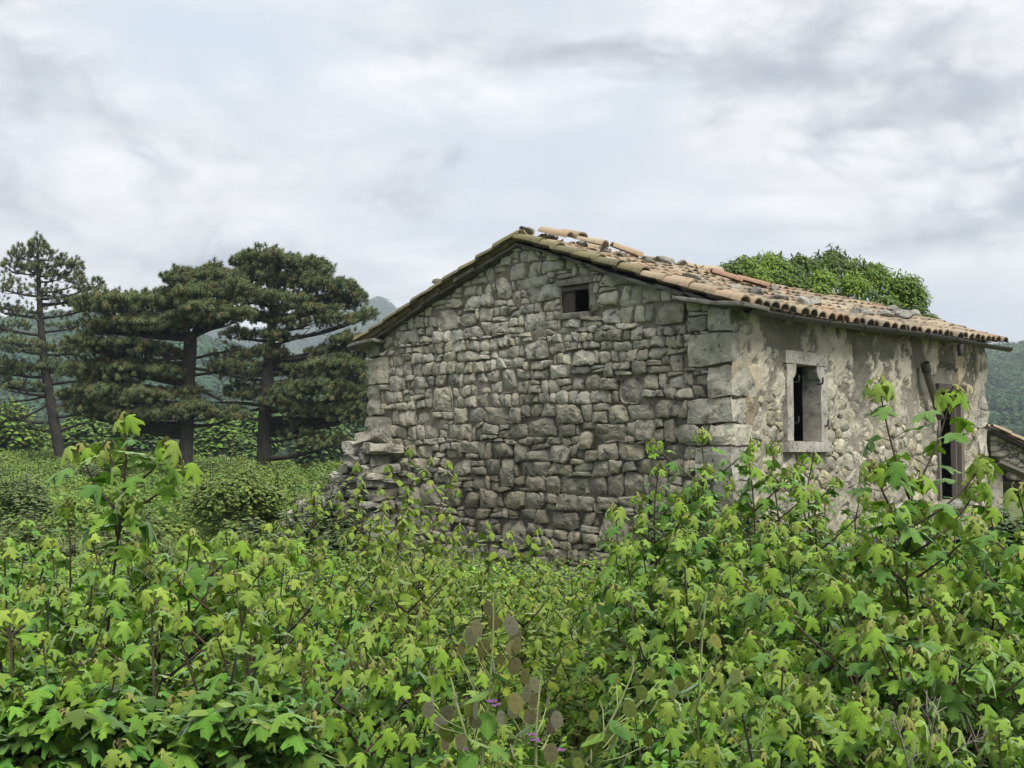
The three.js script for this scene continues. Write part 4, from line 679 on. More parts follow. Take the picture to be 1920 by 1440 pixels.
pine('broad pine standing closest to the stone house gable', 39, [[494, 925, 14], [494, 850, 13], [497, 760, 12], [503, 690, 11], [508, 620, 9], [515, 560, 7], [522, 500, 4]], [
  [455, 492, 30, 20, 1.2], [505, 488, 38, 20, 1.3], [550, 494, 40, 18, 1.3], [590, 500, 30, 18, 1.2], [610, 512, 14, 14, 1.2], [480, 520, 55, 22, 1.2], [545, 522, 60, 22, 1.3], [595, 535, 35, 20, 1.1], [640, 540, 30, 20, 1.1], [668, 556, 22, 16, 1], [620, 565, 50, 18, 1.2],
  [470, 560, 60, 18, 1.2], [540, 566, 60, 18, 1.2], [590, 582, 50, 14, 1.1], [485, 592, 55, 14, 1.1], [560, 605, 50, 12, 0.8], [640, 600, 50, 12, 0.9], [690, 590, 22, 12, 0.7], [450, 625, 40, 14, 0.8], [520, 632, 40, 14, 0.6], [655, 640, 40, 16, 1], [610, 660, 40, 14, 0.8],
  [560, 690, 50, 20, 1], [630, 690, 55, 24, 1.2], [670, 660, 40, 20, 1], [600, 725, 60, 22, 1.2], [660, 730, 45, 22, 1.2], [550, 735, 45, 18, 0.9], [450, 690, 40, 16, 0.8], [455, 730, 45, 18, 0.8], [440, 770, 30, 14, 0.6], [650, 775, 45, 20, 1.1], [590, 770, 40, 16, 0.9], [560, 812, 40, 12, 0.6], [610, 830, 50, 14, 0.6], [520, 665, 30, 14, 0.7]],
  203, { fill: [[540, 680, 580, 800, 9], [430, 540, 600, 780, 5]], bare: [[500, 700, 600, 645, 3], [499, 720, 640, 690, 3], [497, 760, 380, 755, 4], [497, 765, 400, 780, 3], [500, 690, 420, 640, 3], [505, 650, 590, 620, 3], [496, 775, 570, 770, 2.5], [502, 680, 440, 720, 2]], reach: 0.55, candle: 0.45 });

// ---------------------------------------------------------------- leafy trees and bushes further off
function leafy(name, label, category, px, py, depth, rx, ry, { leaf = 0.12, count = 3000, color = [0.09, 0.15, 0.03], seed = 1, lobes = 9, shape = ovateLeaves[0], group, spread = 0.25 } = {}) {
  const r = rng(seed * 977 + 13), S = depth / FOCAL, c0 = at(px, py, depth), base = c0.clone(); base.y = groundY(base.x, base.z) - 0.05;
  const o = thing(name, label, category, base, 0, group), C = c0.clone().sub(base), R = V3(rx * S, ry * S, rx * S * 0.85);
  if (category === 'bush') { const top = C.y + R.y; C.y = top * 0.5; R.y = top * 0.52; }
  if (category === 'bush') lobes += 20;
  const L = Array.from({ length: lobes }, (_, k) => { const a = r() * 6.283, q = Math.sqrt(r()) * 0.68; const p = V3(Math.cos(a) * q * R.x, (category === 'bush' ? r.range(-0.9, 1.0 - q * 0.7) : r.range(-0.5, 0.55)) * R.y, Math.sin(a) * q * R.z).add(C); return [p, category === 'bush' ? r.range(0.12, 0.32) : r.range(0.3, 0.5)]; });
  const placed = [], tint = [];
  for (let k = 0; k < (category === 'bush' ? count * 0.7 : count); k++) {
    const [c, f] = L[k % lobes], d = V3(r.gauss(), r.gauss() + 0.25, r.gauss()).normalize(), p = c.clone().add(V3(d.x * R.x * f, d.y * R.y * f * 1.1, d.z * R.z * f).multiplyScalar(r.range(0.72, 1.12)));
    if (p.y < 0.02) continue;
    placed.push(M4(p, leafTurn(V3(d.x + r.range(-0.8, 0.8), r.range(-0.7, 0.35), d.z + r.range(-0.8, 0.8)), V3(d.x * 0.5 + r.range(-0.5, 0.5), 1, d.z * 0.5 + r.range(-0.5, 0.5))), leaf * r.range(0.7, 1.3)));
    const v = r.range(0.7, 1.3), w = r.range(0.85, 1.2); tint.push(rgb(color[0] * v * w, color[1] * v, color[2] * v));
  }
  const b = new Build(); if (category === 'bush') for (let k = 0; k < 80; k++) {   // upright shoots
    const [c, f] = r.pick(L), a = r() * 6.283, foot = c.clone().add(V3(Math.cos(a) * R.x * f * 0.6, R.y * f * 0.5, Math.sin(a) * R.z * f * 0.6)), tip = foot.clone().add(V3(r.range(-0.12, 0.12), r.range(0.2, 0.85) * Math.min(0.9, R.y), r.range(-0.12, 0.12))); b.tube([foot, tip], [0.006, 0.002], 3, null, false);
    for (let q = 0; q < 12; q++) { const p = V3().lerpVectors(foot, tip, 0.2 + 0.8 * q / 12), t = r() * 6.283; placed.push(M4(p, leafTurn(V3(Math.cos(t), r.range(-0.3, 0.4), Math.sin(t)), V3(0, 1, 0)), leaf * r.range(0.7, 1.2))); const v = r.range(0.9, 1.4); tint.push(rgb(color[0] * v, color[1] * v, color[2] * v)); }
  }
  for (let k = 0; k < Math.min(6, lobes); k++) { const e = L[k][0]; b.tube([V3(r.range(-0.1, 0.1) * R.x, 0, r.range(-0.1, 0.1) * R.z), V3(e.x * 0.4, e.y * 0.6, e.z * 0.4), e], [Math.min(0.12, R.y * 0.04), Math.min(0.08, R.y * 0.025), 0.01], 4); }
  part(category === 'tree' ? 'trunk' : 'stem', b.geometry(), twigMat, o);
  scatter('crown', shape, plainLeaf, placed, o, (i) => tint[i]);
  return o;
}
const T = 'bright leafy trees behind the pines', B = 'low bushes on the meadow';
leafy('leafy_tree', 'bright yellow green tree at far left edge behind slender pine', 'tree', 15, 834, 62, 75, 76, { leaf: 0.34, count: 2600, color: [0.2, 0.32, 0.04], seed: 1, group: T });
leafy('leafy_tree', 'light green tree just right of slender pine trunk base', 'tree', 165, 834, 66, 70, 71, { leaf: 0.34, count: 2600, color: [0.16, 0.28, 0.04], seed: 2, group: T });
leafy('leafy_tree', 'dark green thicket tree between slender and middle pine trunks', 'tree', 265, 834, 58, 85, 91, { leaf: 0.3, count: 4200, color: [0.095, 0.18, 0.03], seed: 3, group: T });
leafy('leafy_tree', 'bright green tree right behind the middle pine trunk', 'tree', 395, 829, 60, 55, 71, { leaf: 0.3, count: 2600, color: [0.16, 0.29, 0.04], seed: 4, group: T });
leafy('leafy_tree', 'green tree behind trunk of the pine nearest the house', 'tree', 480, 834, 62, 65, 76, { leaf: 0.32, count: 2600, color: [0.13, 0.25, 0.04], seed: 5, group: T });
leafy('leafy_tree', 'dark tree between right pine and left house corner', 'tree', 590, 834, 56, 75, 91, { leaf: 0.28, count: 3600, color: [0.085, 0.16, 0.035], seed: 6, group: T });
leafy('leafy_tree', 'dark green tree touching the left house corner', 'tree', 680, 814, 60, 60, 106, { leaf: 0.3, count: 3000, color: [0.06, 0.12, 0.04], seed: 7, group: T });
leafy('leafy_tree', 'green hedge tree filling the gap at picture left edge', 'tree', -80, 834, 60, 90, 86, { leaf: 0.32, count: 2600, color: [0.09, 0.17, 0.035], seed: 8, group: T });
leafy('bush', 'grey green bramble bush at left edge below slender pine', 'bush', 30, 955, 17, 95, 58, { leaf: 0.06, count: 12000, color: [0.15, 0.23, 0.05], seed: 9, group: B });
leafy('bush', 'light bush right of the middle pine base', 'bush', 455, 930, 15, 125, 40, { leaf: 0.055, count: 14000, color: [0.19, 0.28, 0.05], seed: 10, group: B });
leafy('bush', 'small bush at the foot of slender pine', 'bush', 150, 905, 34, 60, 26, { leaf: 0.12, count: 2200, color: [0.12, 0.18, 0.04], seed: 11, group: B });
leafy('bush', 'bush below the ruined wall stub', 'bush', 610, 1010, 11.5, 95, 62, { leaf: 0.06, count: 7000, color: [0.1, 0.16, 0.04], seed: 12, group: B });
leafy('bush', 'wide low bush left of the tallest left sapling', 'bush', 70, 1040, 11, 130, 50, { leaf: 0.06, count: 6500, color: [0.13, 0.19, 0.045], seed: 13, group: B });
leafy('bush', 'grassy bush behind the tallest left sapling', 'bush', 260, 1025, 12, 130, 42, { leaf: 0.06, count: 6000, color: [0.14, 0.2, 0.045], seed: 14, group: B });
leafy('bush', 'bush in front of the gable between dogwood stems', 'bush', 480, 1035, 9.5, 110, 48, { leaf: 0.055, count: 6500, color: [0.12, 0.18, 0.04], seed: 15, group: B });
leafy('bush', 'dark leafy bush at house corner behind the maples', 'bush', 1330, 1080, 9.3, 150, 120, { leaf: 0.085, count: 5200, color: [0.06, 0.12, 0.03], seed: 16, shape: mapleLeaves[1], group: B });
leafy('bush', 'leafy bush below the side window', 'bush', 1480, 1100, 9.6, 120, 85, { leaf: 0.085, count: 4200, color: [0.075, 0.14, 0.03], seed: 17, shape: mapleLeaves[0], group: B });
leafy('bush', 'dense bush below the cellar door', 'bush', 1760, 1150, 10, 150, 85, { leaf: 0.085, count: 4200, color: [0.07, 0.135, 0.03], seed: 18, shape: mapleLeaves[1], group: B });
leafy('bush', 'bush at the right picture edge under the neighbouring house', 'bush', 1915, 1060, 12, 85, 110, { leaf: 0.09, count: 3800, color: [0.07, 0.14, 0.03], seed: 19, shape: mapleLeaves[0], group: B });
// ---------------------------------------------------------------- shrub that has overgrown the roof
{
  const r = rng(307), base = toWorld(4.9, 0, -3.6), o = thing('roof_shrub', 'dense green climbing shrub mounded over the far end of the roof', 'shrub', base);
  const lobes = [[1368, 512, 16.7, 20], [1400, 508, 16.9, 26], [1440, 508, 17.1, 34], [1475, 518, 17.3, 28], [1510, 514, 17.6, 32], [1550, 512, 18, 36], [1592, 518, 18.2, 36], [1630, 534, 18.2, 38], [1660, 548, 18.1, 40], [1692, 568, 18, 30], [1716, 588, 17.8, 20], [1745, 600, 17.6, 11], [1562, 484, 18.3, 14], [1500, 494, 17.6, 14], [1640, 515, 18.6, 22], [1690, 545, 18.6, 22], [1450, 498, 17.2, 20], [1600, 545, 17.6, 32], [1540, 532, 17.3, 26], [1660, 578, 17.4, 24], [1420, 526, 16.6, 24], [1458, 530, 16.9, 26], [1492, 536, 17.1, 22], [1535, 548, 17.1, 18], [1700, 545, 18, 30], [1715, 560, 18, 24]].map(([x, y, d, s]) => [at(x, y, d).sub(base), s * d / FOCAL]);
  const placed = [], tint = [], st = new Build();
  for (let k = 0; k < 24000; k++) {
    const [c, R] = lobes[k % lobes.length], d = V3(r.gauss(), r.gauss() + 0.3, r.gauss()).normalize(), p = c.clone().addScaledVector(d, R * (r.range(0.6, 1.08) + 0.34 * noise(d.x * 3.5 + k % 20, d.y * 3.5, d.z * 3.5 + 0.5)));
    placed.push(M4(p, leafTurn(V3(d.x + r.range(-0.7, 0.7), r.range(-1, 0.2), d.z + r.range(-0.7, 0.7)), V3(d.x * 0.6 + r.range(-0.4, 0.4), 0.9, d.z * 0.6 + r.range(-0.4, 0.4))), r.range(0.045, 0.095)));
    const v = r.range(0.7, 1.3), y = 0.65 + 0.75 * hash3(k % lobes.length, 3, 7); tint.push(rgb(0.15 * v * y, 0.25 * v * y, 0.028 * v));
  }
  for (const [x, y, d, h] of [[1350, 490, 16.7, 28], [1384, 482, 16.8, 16], [1398, 478, 16.9, 22], [1420, 480, 17, 10], [1444, 470, 17.1, 26], [1462, 472, 17.2, 24], [1484, 474, 17.3, 20], [1497, 472, 17.4, 12], [1536, 466, 17.8, 14], [1556, 456, 18, 26], [1572, 458, 18, 26], [1585, 466, 18, 14], [1620, 482, 18.2, 16], [1632, 490, 18.3, 10], [1690, 518, 18.4, 14], [1706, 524, 18.4, 12], [1716, 540, 18, 14]]) {
    const tip = at(x, y, d).sub(base), foot = at(x + r.range(-8, 8), y + h + 16, d).sub(base); st.tube([foot, V3().lerpVectors(foot, tip, 0.55).add(V3(0.02, 0, 0)), tip], [0.008, 0.006, 0.003], 3, null, false);
    for (let k = 0; k < 16; k++) { const p = V3().lerpVectors(foot, tip, r.range(0.25, 1)), a = r() * 6.283; placed.push(M4(p, leafTurn(V3(Math.cos(a), r.range(-0.9, 0.2), Math.sin(a)), V3(0, 1, 0)), r.range(0.06, 0.11))); tint.push(rgb(0.06, 0.1, 0.024)); }
  }
  for (let k = 0; k < 12; k++) { const e = lobes[k][0]; st.tube([V3(0, 1.5, -0.6), V3(e.x * 0.5, 3.2, e.z * 0.5 - 0.4), e], [0.05, 0.03, 0.008], 4); }
  part('stem', st.geometry(), twigMat, o); scatter('foliage', narrowLeaf, plainLeaf, placed, o, (i) => tint[i]);
}
// ---------------------------------------------------------------- undergrowth: what nobody could count
{
  const r = rng(401), kinds = { maple: [mapleLeaves, [[], [], [], [], []], [[], [], [], [], []]], ovate: [ovateLeaves, [[], [], []], [[], [], []]] };
  const topY = (px, d) => {
    const left = 1.06 + 0.03 * (4 - d), mid = mix(0.38, 0.66, smooth(4, 8.5, d)), right = mix(0.86, 1.12, smooth(3, 5.2, d)) - 0.5 * smooth(6, 10, d), farL = mix(left, 0.72, smooth(6, 10, d));
    return mix(mix(farL, mid, smooth(520, 820, px)), right, smooth(1090, 1260, px)) + 0.16 * fbm(px * 0.012, d * 1.8, 3.3, 3);
  };
  for (let k = 0; k < 86000; k++) {
    const px = r.range(-330, 2250), d = 2.55 + 8.6 * r() ** 1.35, y = topY(px, d) - 0.75 * r() ** 1.5, p = at(px, 842, d); p.y = y + Math.min(0, groundY(p.x, p.z)) * 0.35;
    const q = toWorld(0, 0, 0); { const v = p.clone().sub(q).applyAxisAngle(V3(0, 1, 0), -Math.PI / 4); if (v.x > -0.15 && v.z < 0.15 && v.x < SL + 0.2 && v.z > -GW - 0.2) continue; }
    const maple = r() < mix(mix(0.9, 0.1, smooth(520, 760, px)), 0.93, smooth(1080, 1230, px)) * (px < 600 && d > 6.5 ? 0.25 : 1), kind = maple ? kinds.maple : kinds.ovate, s = r.int(kind[0].length), a = r() * 6.283, size = maple ? r.range(0.036, 0.072) : r.range(0.03, 0.056);
    kind[1][s].push(M4(p, leafTurn(V3(Math.cos(a), r.range(-0.6, 0.15), Math.sin(a)), V3(r.range(-0.35, 0.35), 1, r.range(-0.35, 0.35))), size));
    const v = r.range(0.7, 1.25) * (r() < 0.16 ? 1.5 : r() < 0.3 ? 0.62 : 1), w = r() < 0.02 ? 1.9 : r.range(0.68, 1.25); kind[2][s].push(maple ? rgb(0.13 * v * w, 0.28 * v, 0.026 * v) : rgb(0.185 * v * w, 0.325 * v, 0.03 * v));
    if (!maple && r() < 0.75) for (let e = 0; e < 2; e++) { const a2 = r() * 6.283; kind[1][s].push(M4(p.clone().add(V3(r.range(-0.06, 0.06), r.range(-0.05, 0.05), r.range(-0.06, 0.06))), leafTurn(V3(Math.cos(a2), r.range(-0.75, 0.15), Math.sin(a2)), V3(r.range(-0.45, 0.45), 1, r.range(-0.45, 0.45))), size * r.range(0.7, 1.1))); kind[2][s].push(rgb(0.2 * v, 0.31 * v, 0.028 * v)); }
  }
  for (const [name, text, k] of [['maple_undergrowth', 'maple leaves massed low between the saplings', kinds.maple], ['small_leaf_undergrowth', 'small leaved undergrowth in front of the gable', kinds.ovate]]) k[0].forEach((g, s) => { const m = scatter(name, g, plainLeaf, k[1][s], scene, (i) => k[2][s][i]); m.userData.label = text; });
  // thin stems standing in the undergrowth
  const b = new Build(); for (let k = 0; k < 950; k++) { const px = r.range(-200, 2100), d = r.range(2.8, 8.5), t = topY(px, d) + r.range(-0.25, 0.14), f = at(px, 842, d), e = f.clone().add(V3(r.range(-0.2, 0.2), 0, r.range(-0.15, 0.15))); f.y = t - r.range(0.35, 0.8); e.y = t; b.tube([f, V3().lerpVectors(f, e, 0.5).add(V3(r.range(-0.02, 0.02), 0, 0)), e], [0.0062, 0.005, 0.0028], 3, null, false); }
  setting('undergrowth_stems', b.geometry(), twigMat, 'stuff', 'thin dark stems among the undergrowth');
  // young maple shoots standing above the rest, each a stem with crossed leaf pairs
  const shoots = [0, 1, 2, 3].map((q) => {
    const s = new Build(), list = [], h = 0.5; s.tube([V3(), V3(0.015, h * 0.5, 0.01), V3(0, h, 0)], [0.005, 0.004, 0.002], 4, [0.55, 0.3, 1.6], false); let a = q;
    const add = (p, a2, size, droop, c) => { const g = mapleLeaves[r.int(5)].clone().applyMatrix4(M4(p.clone().add(V3(Math.cos(a2) * size * 0.5, size * 0.12, Math.sin(a2) * size * 0.5)), leafTurn(V3(Math.cos(a2), -droop, Math.sin(a2)), V3(r.range(-0.3, 0.3), 1, r.range(-0.3, 0.3))), size)), col = []; for (let e = 0; e < g.attributes.position.count; e++) col.push(...c); g.setAttribute('color', new THREE.Float32BufferAttribute(col, 3)); list.push(g); s.tube([p, p.clone().add(V3(Math.cos(a2) * size * 0.5, size * 0.12, Math.sin(a2) * size * 0.5))], [0.0014, 0.001], 3, [0.7, 0.6, 1], false); };
    for (let k = 0; k < 5; k++) { a += 1.571 + r.range(-0.2, 0.2); const p = V3(0, h * (0.25 + k * 0.16), 0), size = [0.072, 0.074, 0.068, 0.058, 0.045][k]; for (const b2 of [0, Math.PI]) add(p, a + b2, size * r.range(0.85, 1.1), r.range(0.1, 0.6), [1, 1, 1].map((x) => x * r.range(0.85, 1.2))); }
    for (let k = 0; k < 4; k++) add(V3(0, h, 0), a + k * 1.571, 0.04, r.range(0.5, 1.4), [1.7, 1.35, 2.2]);
    return mergeGeometries([s.geometry(), ...list]);
  }), sp = [[], [], [], []], st = [[], [], [], []], shootMat = leafMat([1, 1, 1]); shootMat.vertexColors = true;
  for (let k = 0; k < 620; k++) { const px = r.range(-250, 2150), mid = px > 560 && px < 1150; if (mid && r() < 0.7) continue; const d = r.range(2.7, mid ? 7 : 6.2), p = at(px, 842, d), s = r.range(0.75, 1.25), q = r.int(4); p.y = topY(px, d) - r.range(0.22, 0.5) * s; sp[q].push(M4(p, Q(r.range(-0.2, 0.2), r() * 6.28, r.range(-0.25, 0.25)), s)); const v = r.range(0.85, 1.25), w = r.range(0.9, 1.2); st[q].push(rgb(0.15 * v * w, 0.3 * v, 0.026 * v)); }
  shoots.forEach((g, q) => { const m = scatter('maple_shoots', g, shootMat, sp[q], scene, (i) => st[q][i]); m.userData.label = 'young maple shoots standing above the undergrowth'; });
  // meadow grass and weeds
  const bl = new Build(); for (let k = 0; k < 9; k++) { const a = r() * 6.283, h = r.range(0.5, 1), l = r.range(0.1, 0.5), w = 0.026, X = Math.cos(a), Z = Math.sin(a), o = V3(r.range(-0.12, 0.12), 0, r.range(-0.12, 0.12)), ids = [[0, 0, 1], [0.5, 0.25, 0.8], [1, 1, 0.05]].map(([f, g, ww]) => [-1, 1].map((s) => bl.v(o.x + X * l * g - Z * w * ww * s, h * f, o.z + Z * l * g + X * w * ww * s))); for (let q = 1; q < 3; q++) bl.quad(ids[q - 1][0], ids[q - 1][1], ids[q][1], ids[q][0]); }
  const grass = [], gt = []; for (let k = 0; k < 60000; k++) { const d = 9 + 50 * r() ** 1.6, px = r.range(-400, 900), p = at(px, 842, d); p.y = groundY(p.x, p.z); const v = p.clone().sub(corner).applyAxisAngle(V3(0, 1, 0), -Math.PI / 4); if (v.x > -0.1 && v.z < 0.1 && v.x < SL + 0.2 && v.z > -GW - 0.2) continue; const s = r.range(0.35, 0.7) * (1 + 0.4 * noise(p.x * 0.5, p.z * 0.5, 0.5)); grass.push(M4(p, Q(0, r() * 6.28, 0), V3(s, s, s))); const c = r.range(0.75, 1.25); gt.push(rgb(0.18 * c, 0.24 * c, 0.06 * c)); }
  const gm = scatter('meadow_grass', bl.geometry(), new THREE.MeshPhysicalMaterial({ color: rgb(1, 1, 1), roughness: 0.92, transmission: 0.35, thickness: 0 }), grass, scene, (i) => gt[i]); gm.userData.label = 'rough meadow grass under the pines';
  const clump = farCrown(9, 700, 0.055), scrub = [], sc = []; for (let k = 0; k < 8000; k++) { const d = 17 + 50 * r() ** 1.2, px = r.range(-500, 1000), p = at(px, 842, d); p.y = groundY(p.x, p.z); const v = p.clone().sub(corner).applyAxisAngle(V3(0, 1, 0), -Math.PI / 4); if (v.x > -0.8 && v.z < 0.8 && v.x < SL + 1 && v.z > -GW - 1) continue; if (px > 560 && d < 24) continue; if (noise(p.x * 0.22, p.z * 0.22, 3.5) < -0.45) continue; const s = r.range(0.28, 0.72) * (d > 34 ? 1.2 : 1); p.y += s * 0.25; scrub.push(M4(p, Q(0, r() * 6.28, 0), V3(s, s * r.range(0.7, 1.4), s))); const c = r.range(0.7, 1.3), w = r.range(0.85, 1.25); sc.push(rgb(0.145 * c * w, 0.225 * c, 0.045 * c)); }
  const sm = scatter('meadow_scrub', clump, farLeaf, scrub, scene, (i) => sc[i]); sm.userData.label = 'low leafy scrub growing through the meadow';
}
// ---------------------------------------------------------------- saplings
function sapling(kind, px, py, depth, footPx, { spread = 0.42, leaf = 0.068, low = 0.45, pairs = 9, branchy = 1, seed, label, forks = [], bright = 0 }) {
  const r = rng(seed * 131 + 7), maple = kind === 'maple', tip = at(px, py, depth), foot = at(footPx, 842, depth + r.range(-0.15, 0.15)); foot.y = groundY(foot.x, foot.z) - 0.05;
  const o = thing(maple ? 'maple_sapling' : 'dogwood_sapling', label, maple ? 'sapling' : 'shrub', foot), H = tip.clone().sub(foot), b = new Build(), leaves = [];
  const spine = (t) => V3(H.x * (t ** 1.3), H.y * t, H.z * t).add(V3(0.025 * Math.sin(t * 7 + seed), 0, 0.025 * Math.cos(t * 6 + seed)).multiplyScalar(t < 1 ? 1 : 0.3));
  const mats = maple ? mapleMats : ovateMats, shapes = maple ? mapleLeaves : ovateLeaves;
  const put = (p, dir, size, young) => {                               // a leaf on its stalk
    const stalk = size * (maple ? r.range(0.35, 0.8) : 0.18), e = p.clone().addScaledVector(dir, stalk).add(V3(0, stalk * 0.15, 0)); if (stalk > 0.012) b.tube([p, e], [0.0018, 0.0012], 3, [0.9, 0.75, 0.6], false);
    const droop = young ? r.range(0.7, 1.6) : r.range(0.15, 0.75), d = dir.clone().add(V3(r.range(-0.25, 0.25), -droop, r.range(-0.25, 0.25)));
    leaves.push([e, leafTurn(d, V3(r.range(-0.3, 0.3) + dir.x * 0.3, 1, r.range(-0.3, 0.3) + dir.z * 0.3), r.range(-0.35, 0.35)), size, young]);
  };
  const tipLeaves = (p, up, s) => { const a0 = r() * 6.283; for (let k = 0; k < 4; k++) { const a = a0 + k * 1.571 + r.range(-0.3, 0.3); put(p.clone().addScaledVector(up, -0.012 * (k % 2)), V3(Math.cos(a), 0.35, Math.sin(a)).normalize(), leaf * (k % 2 ? 0.5 : 0.68) * s, 1); } for (let k = 0; k < 3; k++) { const a = r() * 6.283; put(p.clone().addScaledVector(up, 0.012), V3(Math.cos(a) * 0.6, 0.8, Math.sin(a) * 0.6).normalize(), leaf * r.range(0.3, 0.45) * s, 2); } };
  const shoot = (f, rad0, gap, bareTo, s) => {                         // leaf pairs along a curve f(t), crossed like those of maples
    const len = f(1).distanceTo(f(0)), n = Math.max(2, Math.round(len * (1 - bareTo) / gap)); let a = r() * 3.14;
    for (let k = 0; k < n; k++) { const t = bareTo + (1 - bareTo) * (k + 0.4) / (n + 0.3), p = f(t), ax = f(Math.min(1, t + 0.03)).sub(f(t - 0.03)).normalize(); a += 1.571 + r.range(-0.3, 0.3); for (const q of [0, Math.PI]) { const side = V3(Math.cos(a + q), 0, Math.sin(a + q)); side.addScaledVector(ax, -side.dot(ax) * 0.6).normalize(); if (r() < 0.94) put(p, side.addScaledVector(ax, 0.3).normalize(), leaf * s * r.range(0.72, 1.12) * mix(1.05, 0.8, t), 0); } }
    tipLeaves(f(1), V3(0, 1, 0), s);
  };
  const main = Array.from({ length: 14 }, (_, k) => spine(k / 13)); b.tube(main, main.map((_, k) => mix(0.0095, 0.0026, k / 13) * (maple ? 1 : 0.75) * Math.max(0.75, H.y / 1.6)), 5);
  shoot((t) => spine(mix(low, 1, t)), 0, maple ? 0.095 : 0.085, 0.02, 1);
  for (let k = 0; k < pairs; k++) {
    const t = mix(low * 0.85, 0.92, k / pairs) + r.range(-0.02, 0.02), p = spine(t), a = k * 1.571 * 0.93 + r.range(-0.5, 0.5) + seed;
    for (const q of [0, Math.PI]) {
      if (r() > branchy) continue; const L = spread * r.range(0.65, 1.15) * mix(1.15, 0.35, (t - low * 0.8) / (1 - low * 0.8)), d = V3(Math.cos(a + q), maple ? 0.75 : 1.0, Math.sin(a + q)).normalize(), e = p.clone().addScaledVector(d, L).add(V3(0, 0.06 * L, 0)), m = p.clone().addScaledVector(d, L * 0.5).add(V3(0, -0.04 * L, 0)), cv = new THREE.QuadraticBezierCurve3(p, m, e);
      b.tube(cv.getPoints(5), [1, 0.85, 0.7, 0.6, 0.5, 0.35].map((f) => f * 0.0055), 4, null, false); shoot((u) => cv.getPoint(clamp(u)), 0, maple ? 0.085 : 0.08, 0.25, 0.92);
    }
  }
  for (const [fx, fy, t0] of forks) { const p = spine(t0), e = at(fx, fy, depth + r.range(-0.2, 0.2)).sub(foot), cv = new THREE.QuadraticBezierCurve3(p, V3().lerpVectors(p, e, 0.5).add(V3((e.x - p.x) * 0.15, -0.03, 0)), e); b.tube(cv.getPoints(8), Array.from({ length: 9 }, (_, k) => mix(0.005, 0.0024, k / 8)), 5); shoot((u) => cv.getPoint(clamp(u)), 0, 0.12, 0.22, 1.05); }
  part('stem', b.geometry(), r() < 0.3 ? greenTwig : twigMat, o);
  leaves.sort((x, y) => y[2] - x[2]); const rest = [];
  leaves.forEach(([p, q, s, y], k) => { const g = y === 2 ? youngLeaf : y ? (maple ? shapes[r.pick([1, 3])] : shapes[1]) : r.pick(shapes), m = y === 2 ? r.pick(youngMats.slice(0, 2)) : y ? youngMats[2] : mats[clamp(r.int(mats.length) + bright, 0, mats.length - 1)]; if (k < 290) { const x = part('leaf', g, y === 1 && r() < 0.6 ? mats[Math.min(4, mats.length - 1)] : m, o); x.position.copy(p); x.quaternion.copy(q); x.scale.setScalar(s); } else rest.push(g.clone().applyMatrix4(M4(p, q, s))); });
  if (rest.length) part('small_leaves', mergeGeometries(rest), youngMats[2], o, { kind: 'stuff' });
}
